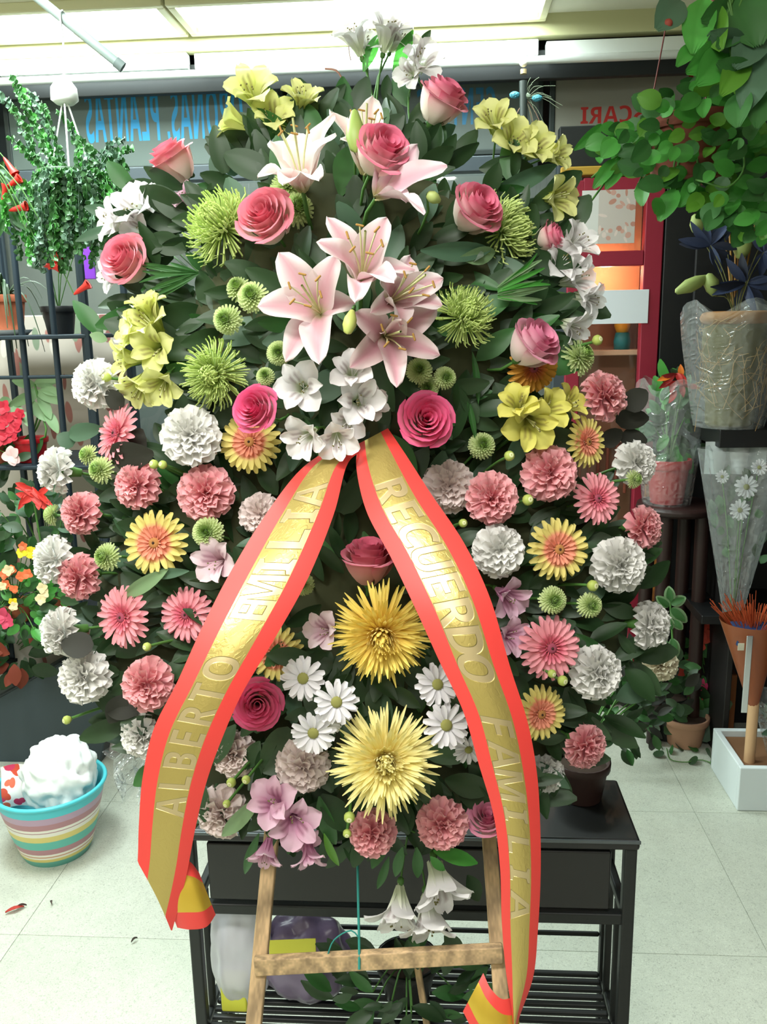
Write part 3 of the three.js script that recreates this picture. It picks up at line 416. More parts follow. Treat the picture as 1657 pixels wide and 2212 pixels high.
// --- lilies: every petal runs from the throat to its own tip
function lily(label, cx, cy, d, fc, tips, o = {}) {
  const n = face(...fc), c = at(cx, cy, d), base = c.clone().addScaledVector(n, -.045), g = thing('lily', label, 'lily', base, 'pink lilies in the wreath');
  const A = col(o.a ?? '#d6a4ae'), B = col(o.b ?? '#ecdfdf'), G = col('#b8b478');
  for (const [tx, ty, dz, w, bulge] of tips) {
    const p0 = V(), p2 = at(tx, ty, d + dz).sub(base), p1 = p2.clone().multiplyScalar(.42).addScaledVector(n, bulge ?? .03), hw = w * mpp(d) / 2;
    const B2 = (t) => p0.clone().multiplyScalar((1 - t) ** 2).addScaledVector(p1, 2 * t * (1 - t)).addScaledVector(p2, t * t);
    part('petal', gridGeo(8, 12, (u, v) => {
      const p = B2(v), T = B2(Math.min(1, v + .02)).sub(B2(Math.max(0, v - .02))).normalize(), wd = T.clone().cross(n).normalize(), N = wd.clone().cross(T).normalize();
      const h = hw * (v < .02 ? .3 : .22 + .78 * Math.pow(Math.sin(Math.PI * Math.pow(clamp(v, 0, .985), .82)), .8)) * (v > .995 ? .15 : 1);
      p.addScaledVector(wd, u * h).addScaledVector(N, h * (.38 * u * u - .1 * Math.exp(-25 * u * u)) + .004 * Math.sin(v * 9 + u * 3) * Math.abs(u));
      return [p.x, p.y, p.z];
    }, (u, v) => { const k = clamp(1 - Math.abs(u) * .8 - v * .35, 0, 1); let c0 = mixc(B, A, smooth(.05, .75, k)); if (v < .22) c0 = mixc(G, c0, smooth(.02, .22, v)); return c0; }), M.petal, g);
  }
  const side = n.clone().cross(V(0, 1, 0)).normalize(), up = side.clone().cross(n).normalize();
  for (let i = 0; i < (o.bare ? 0 : 6); i++) {
    const a = i * 1.047 + .3, e = n.clone().multiplyScalar(.085).addScaledVector(side, Math.cos(a) * .022).addScaledVector(up, Math.sin(a) * .022);
    const st = part('stamen', tube([V(), e.clone().multiplyScalar(.5).addScaledVector(n, .012), e], .0011, 5, 4), std(0xcfd09a, .6), g);
    const an = new THREE.CapsuleGeometry(.0015, .008, 3, 6); an.rotateZ(a); an.applyQuaternion(camera.quaternion); const am = part('anther', an, std(0xa07a3c, .9), st, 'brown anther'); am.position.copy(e);
  }
  if (!o.bare) part('pistil', tube([V(), n.clone().multiplyScalar(.1)], .0017, 3, 5), std(0xc3c98c, .6), g);
  addStem(g, base.clone(), n.clone().negate(), core(cx, cy), .0032);
}
lily('cream white trumpet lily opening upwards beside the yellow-green alstroemeria', 645, 345, 1.20, [-8, 52], [[556, 382, -.03, 62], [585, 305, .03, 74], [640, 285, .05, 70], [722, 245, .05, 52], [726, 290, 0, 58], [690, 388, -.05, 62], [612, 398, -.06, 60]], { a: '#ecc9c6', b: '#f6efec' });
lily('pale lily standing up behind the central pink and cream rose', 790, 310, 1.25, [4, 50], [[806, 208, .05, 66], [712, 238, .03, 46], [735, 300, -.02, 50], [850, 285, .0, 60], [752, 255, .06, 50]], { a: '#e6c6c0', b: '#f1ebe4' });
lily('lilac pink lily with petals sweeping out from under the central rose', 850, 388, 1.17, [34, 16], [[902, 312, .01, 54], [966, 358, -.02, 60], [918, 462, -.05, 50], [880, 436, -.02, 44], [800, 300, .02, 50]], { a: '#dfb2c0', b: '#f2e2e6', bare: 1 });
lily('blush lily facing forward, highest of the central lily cluster', 785, 562, 1.09, [4, 22], [[706, 468, .0, 58], [836, 470, -.01, 76], [684, 522, -.03, 60], [896, 584, .02, 46], [768, 652, -.05, 58], [852, 608, -.06, 62]], {});
lily('large pink lily with six spread petals above the open white alstroemeria', 676, 652, 1.13, [-10, 8], [[603, 545, .0, 82], [728, 552, -.01, 74], [556, 662, -.01, 76], [768, 655, .02, 60], [616, 782, .02, 64], [690, 786, -.03, 74]], {});
lily('pink lily turned to the leafy green spider bloom', 872, 630, 1.14, [30, 10], [[886, 552, .02, 66], [958, 602, .0, 66], [955, 660, .0, 62], [866, 704, -.03, 58], [822, 600, .0, 60], [800, 676, .0, 50]], {});
lily('half-hidden pink lily with one long petal pointing at the magenta rose', 846, 722, 1.15, [12, -8], [[766, 674, .0, 64], [756, 794, .0, 66], [858, 836, -.03, 58], [950, 768, .0, 60], [946, 664, .01, 68], [868, 690, -.05, 52]], { a: '#d09aa6', b: '#e8d4d4' });
for (const [x0, y0, x1, y1, w, d, label, c] of [[750, 722, 762, 668, 30, 1.10, 'closed green lily bud hanging between the pink lilies', 0xb9c46a], [768, 330, 766, 235, 40, 1.19, 'long green lily bud standing beside the central rose', 0x8fa653], [922, 418, 952, 436, 26, 1.17, 'small green lily bud below the lilac pink lily', 0xa8b86c]]) {
  const a = at(x0, y0, d), b = at(x1, y1, d + .01), L = a.distanceTo(b), r = w / 2 * mpp(d), g = thing('lily_bud', label, 'bud', a);
  const q = lathe([[0, L], [r * .4, L * .93], [r * .95, L * .6], [r, L * .35], [r * .6, L * .08], [0, 0]], 12); q.applyQuaternion(new THREE.Quaternion().setFromUnitVectors(V(0, 1, 0), b.clone().sub(a).normalize()));
  part('bud_head', q, std(c, .5), g); addStem(g, y0 > y1 ? b : a, b.clone().sub(a).normalize().multiplyScalar(.3), core(x0, y0), .002);
}

// --- foliage and base
{
  const fo = thing('wreath_foliage', 'dark green leaves packed all round and between the wreath flowers', 'foliage', at(780, 1300, 1.38)), O = fo.position;
  const body = (cx, cy, rx, ry, d, t) => { const q = new THREE.SphereGeometry(1, 36, 24), p = q.attributes.position, k = mpp(d), c = at(cx, cy, d), x = V(1, 0, 0).applyQuaternion(camera.quaternion), y = V(0, 1, 0).applyQuaternion(camera.quaternion), z = V(0, 0, 1).applyQuaternion(camera.quaternion); for (let i = 0; i < p.count; i++) { const w = c.clone().addScaledVector(x, p.getX(i) * rx * k).addScaledVector(y, p.getY(i) * ry * k).addScaledVector(z, p.getZ(i) * t).sub(O); p.setXYZ(i, w.x, w.y, w.z); } q.computeVertexNormals(); return q; };
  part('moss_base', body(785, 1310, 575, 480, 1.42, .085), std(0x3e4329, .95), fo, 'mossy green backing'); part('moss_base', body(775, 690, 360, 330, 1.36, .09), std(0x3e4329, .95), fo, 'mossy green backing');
  const mats = [M.leafDark, M.leafGrey, M.leafMid, M.leafDark], extra = [];
  const put = (a, b, w, mat, geo, roll = 0, merged) => { // leaf from base a to tip b (world), w metres wide
    const d = b.clone().sub(a), L = d.length(), y = d.normalize(), toCam = camera.position.clone().sub(a).normalize(), z = toCam.addScaledVector(y, -toCam.dot(y)).normalize().applyAxisAngle(y, roll), x = y.clone().cross(z);
    const m = new THREE.Matrix4().makeBasis(x, y, z).multiply(new THREE.Matrix4().makeScale(w, L, L)).setPosition(a.clone().sub(O));
    if (merged) { const q = geo.clone(); q.applyMatrix4(m); extra.push(q); return; }
    const me = part('leaf', geo, mat, fo); me.applyMatrix4(m);
  };
  const G = { lance: leafGeo(1, 1, .2, .05), oval: leafRound(1, 1), blade: leafGeo(1, 1, .3, .02, 9, .5) };
  // leaves seen singly in the photograph: base, tip, width (pixels), depth offset, material
  for (const [x0, y0, x1, y1, w, dz, m, k] of [
    [735, 425, 762, 295, 62, .0, 'leafMid'], [850, 165, 892, 56, 34, .06, 'leafFresh'], [785, 155, 818, 66, 32, .07, 'leafFresh'], [880, 230, 850, 150, 50, .1, 'leafMid'], [830, 220, 840, 160, 30, .1, 'leafDark'], [905, 105, 930, 66, 22, .08, 'leafDark'],
    [570, 320, 545, 215, 34, .07, 'leafMid'], [560, 340, 470, 290, 34, .09, 'leafMid'], [480, 390, 455, 330, 42, .1, 'leafGrey', 1], [500, 380, 505, 335, 44, .1, 'leafGrey', 1], [600, 340, 560, 300, 30, .06, 'leafGrey'], [480, 420, 420, 400, 34, .09, 'leafMid'],
    [1040, 430, 1222, 352, 44, .05, 'leafGrey'], [1060, 470, 1210, 430, 38, .05, 'leafGrey'], [1050, 400, 1150, 350, 36, .07, 'leafMid'], [1060, 540, 930, 548, 44, -.01, 'leafGrey'], [1070, 545, 1010, 560, 40, 0, 'leafPale'], [930, 300, 985, 275, 40, .08, 'leafGrey'], [900, 300, 905, 235, 40, .09, 'leafDark'], [950, 330, 1010, 330, 44, .08, 'leafDark'], [1000, 350, 1030, 280, 40, .09, 'leafMid'], [930, 370, 980, 320, 50, .08, 'leafDark', 1],
    [290, 415, 226, 345, 46, .08, 'leafMid'], [265, 468, 178, 446, 32, .06, 'leafGrey'], [250, 488, 162, 520, 26, .05, 'leafGrey'], [330, 480, 385, 500, 30, .08, 'leafGrey'], [300, 430, 280, 380, 30, .09, 'leafMid'],
    [222, 730, 160, 642, 46, .06, 'leafMid'], [282, 700, 258, 650, 40, .06, 'leafGrey', 1], [232, 735, 195, 722, 26, .02, 'leafPale'], [400, 600, 340, 575, 30, .02, 'leafPale'], [420, 620, 330, 640, 40, .05, 'leafGrey'], [450, 700, 360, 660, 44, .05, 'leafGrey'], [470, 700, 390, 690, 36, .05, 'leafMid'],
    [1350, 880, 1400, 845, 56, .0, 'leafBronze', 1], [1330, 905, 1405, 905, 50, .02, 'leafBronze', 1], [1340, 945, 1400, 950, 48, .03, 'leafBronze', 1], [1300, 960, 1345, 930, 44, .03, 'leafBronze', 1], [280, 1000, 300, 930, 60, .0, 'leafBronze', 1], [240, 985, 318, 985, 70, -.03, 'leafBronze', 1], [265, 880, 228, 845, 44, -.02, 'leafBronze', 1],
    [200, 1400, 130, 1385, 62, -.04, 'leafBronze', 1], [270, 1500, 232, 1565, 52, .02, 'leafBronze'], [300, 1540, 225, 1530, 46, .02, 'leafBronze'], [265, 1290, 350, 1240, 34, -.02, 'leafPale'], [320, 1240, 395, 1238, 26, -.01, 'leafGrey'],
    [936, 1838, 1038, 1864, 34, -.03, 'leafFresh'], [480, 1806, 552, 1738, 36, .0, 'leafPale'], [150, 940, 210, 925, 44, .04, 'leafGrey', 1], [160, 960, 125, 940, 44, .05, 'leafGrey', 1], [870, 1830, 850, 1900, 24, .0, 'leafMid'], [900, 1830, 905, 1905, 26, .0, 'leafMid'], [840, 1850, 815, 1930, 20, .02, 'leafMid'], [930, 1850, 960, 1885, 22, .0, 'leafFresh'],
    [560, 1800, 520, 1900, 24, .04, 'leafMid'], [690, 1720, 720, 1840, 40, .03, 'leafMid'], [700, 1800, 730, 1880, 20, .02, 'leafLime'], [1010, 1890, 1040, 1950, 40, .02, 'leafDark'], [960, 2020, 1000, 2060, 40, .05, 'leafDark'], [880, 2030, 890, 2110, 36, .05, 'leafDark'], [660, 905, 690, 985, 22, -.02, 'leafMid'], [1020, 760, 1040, 870, 16, .03, 'leafMid'], [1010, 860, 1030, 950, 14, .03, 'leafMid'],
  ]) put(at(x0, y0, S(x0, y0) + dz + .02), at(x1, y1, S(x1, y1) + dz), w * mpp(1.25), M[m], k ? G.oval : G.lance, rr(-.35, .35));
  for (let i = 0; i < 13; i++) { const y = 545 + i * 9; put(at(1075, 620 + i * 2, 1.26), at(1150 + rr(10, 50), y + rr(-6, 6), 1.27), 11 * mpp(1.25), i % 2 ? M.leafFresh : M.leafPale, G.blade, rr(-.5, .5)); }
  for (let i = 0; i < 16; i++) { const a = rr(150, 235) * D2R; put(at(430, 590, 1.3), at(430 + Math.cos(a) * rr(80, 150), 590 - Math.sin(a) * rr(40, 90), 1.31), 10 * mpp(1.3), M.leafMid, G.blade, rr(-.5, .5)); }
  // general cover: the ones nearest the face as single leaves, the rest behind as one mass
  let k = 0;
  for (let i = 0; i < 1300; i++) {
    const ring = i % 5 < 3, a = rnd() * 6.283, q = Math.sqrt(rr(.02, 1)); let cx, cy, L, w, dirx, diry;
    if (ring) { cx = 782 + Math.cos(a) * 600 * q; cy = 1305 - Math.sin(a) * 510 * q; } else { cx = 765 + Math.cos(a) * 470 * q; cy = 610 - Math.sin(a) * 360 * q; if (cy < 380) cx = 765 + (cx - 765) * .8; }
    const ox = ring ? cx - 782 : cx - 765, oy = ring ? cy - 1305 : cy - 760, ol = Math.hypot(ox, oy) || 1, b = Math.atan2(oy / ol, ox / ol) + rr(-.9, .9); L = rr(60, 115) * (ring ? .95 : 1.05); w = L * rr(.34, .6);
    const d = S(cx, cy) + rr(.055, .10), front = i < 232;
    put(at(cx, cy, d), at(cx + Math.cos(b) * L, cy + Math.sin(b) * L, d - rr(0, .035)), w * mpp(1.3), ring ? mats[k++ % 4] : [M.leafMid, M.leafDark, M.leafMid, M.leafGrey][k++ % 4], i % 3 ? G.lance : G.oval, rr(-.6, .6), !front);
  }
  const ex = part('leaf_mass', merge(extra), M.leafDark, fo); ex.userData.kind = 'stuff';
  part('twig', tube([at(690, 1208, 1.24), at(735, 1225, 1.23), at(765, 1258, 1.24)], .0028, 6, 5), std(0x9a6a58, .7), fo, 'pinkish bare twig'); part('twig', tube([at(782, 1080, 1.27), at(786, 1120, 1.27), at(792, 1165, 1.25)], .0018, 6, 5), std(0xb89a86, .7), fo, 'pale bare twig');
  part('dried_bloom', merge([0, 1, 2, 3].map((i) => tube([at(905, 600 + i * 3, 1.2), at(918 + i * 4, 570 + i * 6, 1.19), at(925 - i * 6, 555 + i * 8, 1.19)], .004, 6, 5))), std(0x5a3422, .8), fo, 'brown curled dried pod');
  part('dried_stick', tube([at(890, 592, 1.2), at(920, 590, 1.19), at(948, 584, 1.19)], .003, 5, 5), std(0xc9b48c, .8), fo);
}
// --- ribbons: red cloth with a gold foil band and raised lettering
{
  const redM = std(0xe0403a, .5), build = (parent, pairs, texMat, flip, fold) => {
    const cl = new THREE.CatmullRomCurve3(pairs.map(([x, y, , , d]) => at(x, y, d))), cr = new THREE.CatmullRomCurve3(pairs.map(([, , x, y, d, e]) => at(x, y, d + (e ?? 0))));
    const N = pairs.length * 9, strip = (a, b, nu) => { const pos = [], uv = [], ix = []; for (let j = 0; j <= N; j++) { const s = j / N, A = cl.getPoint(s), B = cr.getPoint(s), n = camera.position.clone().sub(A).normalize(); for (let i = 0; i <= nu; i++) { const lo = fold ? clamp((s - fold) / (1 - fold), 0, 1) * .97 : 0, a1 = Math.max(a, Math.min(lo, b)), w = lerp(a1, b, i / nu), p = A.clone().lerp(B, w).addScaledVector(n, .01 * Math.sin(Math.PI * w)); pos.push(p.x, p.y, p.z); const wl = (w - a) / (b - a); uv.push(flip ? 1 - s : s, flip ? 1 - wl : wl); } } for (let j = 0; j < N; j++) for (let i = 0; i < nu; i++) { const q = j * (nu + 1) + i; ix.push(q, q + 1, q + nu + 2, q, q + nu + 2, q + nu + 1); } const g = new THREE.BufferGeometry(); g.setAttribute('position', new THREE.Float32BufferAttribute(pos, 3)); g.setAttribute('uv', new THREE.Float32BufferAttribute(uv, 2)); g.setIndex(ix); g.computeVertexNormals(); return g; };
    part('red_border', strip(0, .24, 2), redM, parent); part('gold_band', strip(.238, .762, 6), texMat, parent, 'gold foil band with raised letters'); part('red_border', strip(.76, 1, 2), redM, parent);
  };
  const foil = (draw) => {
    const w = 2048, h = 180, t = canvasTex(w, h, (c) => { c.fillStyle = '#b8a55e'; c.fillRect(0, 0, w, h); draw(c, '#c4b184'); });
    const b = canvasTex(w, h, (c) => { c.fillStyle = '#555'; c.fillRect(0, 0, w, h); const r = mulberry(31); for (let i = 0; i < 900; i++) { c.fillStyle = r() > .5 ? 'rgba(120,120,120,.25)' : 'rgba(40,40,40,.25)'; c.beginPath(); c.ellipse(r() * w, r() * h, 5 + r() * 16, 3 + r() * 9, r() * 3, 0, 7); c.fill(); } draw(c, '#ddd'); }, false);
    return new THREE.MeshStandardMaterial({ map: t, bumpMap: b, bumpScale: .0016, metalness: .55, roughness: .3, side: THREE.DoubleSide });
  };
  const plain = std(0xcfae3c, .32, .5);
  const letters = (c, style, txt, xs, H) => { c.fillStyle = style; c.textAlign = 'center'; c.textBaseline = 'middle'; c.font = 'bold 232px sans-serif'; [...txt].forEach((ch, i) => { const x = xs[i]; if (x === undefined) return; c.save(); c.translate(x, 97); c.scale(.56, 1); c.fillText(ch, 0, 0); c.restore(); }); };
  const left = [[722, 962, 778, 975, 1.235], [652, 1012, 752, 1000, 1.215], [575, 1110, 722, 1108, 1.175], [490, 1250, 662, 1256, 1.125], [432, 1365, 590, 1385, 1.095], [382, 1475, 522, 1500, 1.08], [332, 1575, 478, 1600, 1.078], [308, 1680, 446, 1690, 1.085], [300, 1780, 422, 1790, 1.095], [297, 1862, 405, 1880, 1.105], [288, 1930, 390, 1945, 1.112], [276, 2000, 372, 2010, 1.12]];
  const g1 = thing('mourning_ribbon', 'red ribbon with gold lettered band folding back above the table leg', 'ribbon', V(), 'red and gold mourning ribbons');
  const xs = (n, a, b) => Array.from({ length: n }, (_, i) => lerp(a, b, n > 1 ? i / (n - 1) : 0));
  build(g1, left, foil((c, s) => { letters(c, s, 'ALBERTO', xs(7, 640, 1190)); letters(c, s, 'EMILIA', xs(6, 1385, 1740)); }), true, 9 / 11);
  const tail1 = new THREE.Group(); tail1.name = 'ribbon_tail'; g1.add(tail1);
  build(tail1, [[330, 1865, 383, 2004, 1.125], [372, 1850, 412, 2008, 1.118], [408, 1860, 446, 2002, 1.12], [430, 1885, 466, 1976, 1.135]].map(([a, b, c, d, e]) => [a, b, c, d, e]), plain, false);
  const right = [[772, 960, 838, 925, 1.245], [770, 1010, 872, 975, 1.215], [792, 1105, 930, 1065, 1.17], [845, 1205, 1002, 1172, 1.13], [900, 1320, 1058, 1290, 1.095], [950, 1430, 1102, 1440, 1.08], [1000, 1535, 1140, 1560, 1.075], [1034, 1650, 1160, 1670, 1.08], [1066, 1760, 1167, 1780, 1.09], [1080, 1870, 1168, 1890, 1.10], [1084, 1990, 1162, 2010, 1.115], [1092, 2090, 1152, 2110, 1.125], [1106, 2190, 1118, 2212, 1.135], [1110, 2250, 1112, 2260, 1.14]];
  const g2 = thing('mourning_ribbon', 'long red ribbon with gold lettered band hanging in front of the table', 'ribbon', V(), 'red and gold mourning ribbons');
  build(g2, right, foil((c, s) => { letters(c, s, 'RECUERDO', xs(8, 270, 800)); letters(c, s, 'FAMILIA', xs(7, 975, 1520)); }), false);
  const tail2 = new THREE.Group(); tail2.name = 'ribbon_tail'; g2.add(tail2);
  build(tail2, [[1118, 2150, 1130, 2330, 1.15], [1085, 2158, 1080, 2290, 1.145], [1060, 2135, 1030, 2240, 1.15], [1044, 2102, 1000, 2185, 1.165]], plain, false);
}

// ------------------------------------------------------------------ generic plant helpers for the shop's stock
const UL = { lance: leafGeo(1, 1, .25, .05, 5), oval: leafRound(1, 1), blade: leafGeo(1, 1, .45, .02, 8, .5) };
function leafAt(parent, O, a, b, w, mat, geo = UL.oval, roll = 0, name = 'leaf') {
  const d = b.clone().sub(a), L = d.length(), y = d.normalize(), c = camera.position.clone().sub(a).normalize(), z = c.addScaledVector(y, -c.dot(y)).normalize().applyAxisAngle(y, roll), x = y.clone().cross(z);
  const me = part(name, geo, mat, parent); me.applyMatrix4(new THREE.Matrix4().makeBasis(x, y, z).multiply(new THREE.Matrix4().makeScale(w, L, L)).setPosition(a.clone().sub(O))); return me;
}
function potInto(t, r, h, mat, y = 0, soil = true) {
  part('pot', lathe([[0, y], [r * .68, y], [r * .74, y + h * .02], [r * .93, y + h * .8], [r * 1.02, y + h * .8], [r * 1.04, y + h], [r * .93, y + h], [r * .9, y + h * .85], [0, y + h * .84]], 24), mat, t);
  if (soil) part('soil', lathe([[0, y + h * .9], [r * .5, y + h * .9], [r * .9, y + h * .86]], 16), M.soil, t);
}
// a bushy plant: leaves over an ellipsoid given in pixels, stems from its foot
function bush(t, foot, px, py, d, rx, ry, n, size, mats, geo, o = {}) {
  const O = t.position, r = o.r ?? rnd;
  for (let i = 0; i < n; i++) {
    const a = r() * 6.283, q = Math.sqrt(r()), cx = px + Math.cos(a) * rx * q, cy = py - Math.sin(a) * ry * q, dd = d + rr(-.5, .5, r) * Math.min(rx, ry) * mpp(d) * 1.2, L = size * rr(.7, 1.25, r);
    const b = (o.dir ?? Math.atan2(cy - py - ry * .2, cx - px)) + rr(-.9, .9, r);
    leafAt(t, O, at(cx, cy, dd), at(cx + Math.cos(b) * L, cy + Math.sin(b) * L, dd - rr(-.02, .03, r)), L * (o.w ?? .6) * mpp(d), mats[i % mats.length], geo, rr(-.7, .7, r));
    if (i % (o.every ?? 5) === 0) part('stem', tube([foot.clone().sub(O), foot.clone().lerp(at(cx, cy, dd), .55).add(V(0, .02, 0)).sub(O), at(cx, cy, dd).sub(O)], .0018, 5, 4), M.stem, t);
  }
}
// ------------------------------------------------------------------ easel, table and what lies under it
{
  const zt = -1.32, ty = onZ(1385, 1815, zt).y, xr = onZ(1385, 1815, zt).x, xl = onZ(386, 1822, zt).x, zb = onY(1355, 1683, ty).z, w = xr - xl, d = zt - zb, cx = (xl + xr) / 2, cz = (zt + zb) / 2;
  const t = thing('plant_table', 'black slatted plant table standing behind the wreath', 'table', V(cx, 0, cz)), blk = std(0x191a1a, .38), blk2 = std(0x1f2322, .5, .2);
  part('table_top', box(w, .022, d, 0, ty - .011, 0, .006), blk, t); part('edge_highlight', box(w, .006, .004, 0, ty - .004, d / 2 + .001, .001), std(0x5c6366, .3, .6), t, 'thin pale strip put in as the edge highlight');  // paler strip added along the black front edge, its highlight put into the colour
  part('front_panel', box(w - .09, .115, .014, 0, ty - .09, d / 2 - .02), blk, t); part('rail', box(w - .02, .022, .02, 0, ty - .165, d / 2 - .02), blk2, t); part('rail', box(w - .02, .022, .02, 0, ty - .165, -d / 2 + .02), blk2, t);
  for (const sx of [-1, 1]) { for (const sz of [-1, 1]) part('leg', box(.022, ty - .02, .022, sx * (w / 2 - .014), (ty - .02) / 2, sz * (d / 2 - .016)), blk2, t); for (const k of [-.25, .12]) part('side_bar', box(.014, ty - .17, .014, sx * (w / 2 - .016), (ty - .17) / 2, k * d), blk2, t); part('side_rail', box(.016, .02, d - .05, sx * (w / 2 - .014), ty - .165, 0), blk2, t); part('side_rail', box(.014, .014, d - .04, sx * (w / 2 - .014), .15, 0), blk2, t); }
  for (let i = 0; i < 9; i++) part('slat', box(w - .05, .01, .012, 0, .162, -d / 2 + .02 + i * (d - .04) / 8), blk2, t);
  for (let i = 0; i < 3; i++) part('back_slat', box(w - .05, .01, .008, 0, .25 + i * .05, -d / 2 + .012), blk2, t);
  // easel
  const e = thing('wooden_easel', 'raw wooden easel holding up the wreath', 'easel', V(0, 0, -1.2)), O = e.position;
  const ext = (a, b) => { const k = b.clone().sub(a), s = -a.y / k.y; return a.clone().addScaledVector(k, s); };
  const plank = (a, b, wd, th) => { const L = a.distanceTo(b), y = b.clone().sub(a).normalize(), z = V(0, 0, 1).addScaledVector(y, -y.z).normalize(), x = y.clone().cross(z), g = box(wd, L, th, 0, L / 2, 0, .003); g.applyMatrix4(new THREE.Matrix4().makeBasis(x, y, z).setPosition(a.clone().sub(O))); return g; };
  const wm = std(0xf2e8da, .75, 0, { map: woodTex });
  part('leg', plank(ext(at(600, 1700, 1.44), at(552, 2200, 1.31)), at(620, 1450, 1.5), .024, .016), wm, e); part('leg', plank(ext(at(1052, 1700, 1.44), at(1088, 2200, 1.31)), at(1030, 1450, 1.5), .024, .016), wm, e);
  part('crossbar', plank(at(550, 2086, 1.315), at(1086, 2058, 1.315), .03, .014), wm, e);
  part('rear_strut', plank(V(.0, 0, -1.28), at(790, 1400, 1.53), .012, .012), wm, e);
  const tw = std(0x2f8f86, .8);
  single('twine', tube([at(772, 1850, 1.36), at(774, 1960, 1.33), at(776, 2050, 1.31), at(776, 2094, 1.303)], .0022, 10, 5), tw, 'teal twine tied down to the easel crossbar', 'twine');
  single('twine', tube([at(706, 2068, 1.312), at(722, 2030, 1.31), at(760, 2010, 1.31), at(774, 2024, 1.31)], .0012, 10, 5), tw, 'loose teal twine loop beside the crossbar', 'twine');
  // things on the lower shelf
  const ly = .168;
  const crump = (rx, ry, rz, seed, amp = .25) => { const g = smoothIco(12), p = g.attributes.position, r = mulberry(seed), k = Array.from({ length: 14 }, () => [V(r() - .5, r() - .5, r() - .5).normalize(), rr(2, 7, r), r() * 6]); for (let i = 0; i < p.count; i++) { const v = V(p.getX(i), p.getY(i), p.getZ(i)).normalize(); let s = 1; for (const [a, f, ph] of k) s += amp / 6 * Math.abs(Math.sin(v.dot(a) * f + ph)) - amp / 12; p.setXYZ(i, v.x * rx * s, Math.max(-.98, v.y * s) * ry, v.z * rz * s); } g.computeVertexNormals(); return g; };
  const bag = (px, py, z, rx, ry, rz, mat, label, seed) => { const c = onZ(px, py, z); const m = single('plastic_bag', crump(rx, ry, rz, seed), mat, label, 'bag'); m.position.set(c.x, ly + ry, z); return m; };
  bag(528, 2120, cz + .02, .055, .12, .05, sheet(0xdfe0ea, .3, .35), 'white and lilac plastic bag on the table shelf', 3);
  bag(660, 2150, cz, .085, .085, .06, sheet(0x8f7fa0, .35, .3), 'purple tinted plastic bag on the table shelf', 4);
  const yl = single('yellow_label', box(.085, .028, .002), std(0xcfd048, .6), 'yellow printed label leaning on the purple bag', 'label'); yl.position.copy(onZ(632, 2046, cz + .09)); yl.rotation.set(-.3, .1, .03);
  const yc = single('yellow_carton', box(.05, .07, .03, 0, .035, 0), std(0xd9dc4a, .6), 'small yellow carton at the foot of the white bag', 'carton'); yc.position.set(onZ(512, 2200, zt - .06).x, ly, zt - .06);
  const fp = thing('potted_foliage', 'dark green leafy plant on the shelf under the table', 'plant', V(onZ(880, 2150, cz).x, ly, cz - .01)); potInto(fp, .06, .08, M.black); bush(fp, fp.position.clone().add(V(0, .07, 0)), 880, 2130, 1.53, 170, 90, 60, 60, [M.leafDark, M.leafMid, M.leafDark], UL.lance, { w: .45 });
  // dark planter on the table
  const dp = thing('dark_planter', 'dark brown planter standing on the table behind the wreath', 'pot', V(onZ(1255, 1700, -1.46).x, ty, -1.455)); potInto(dp, .05, .075, std(0x3a2420, .6)); bush(dp, dp.position.clone().add(V(0, .07, 0)), 1345, 1530, 1.7, 90, 95, 120, 34, [M.leafDark, M.leafBronze, M.leafDark, M.leafMid], UL.lance, { w: .5, every: 14 });
}
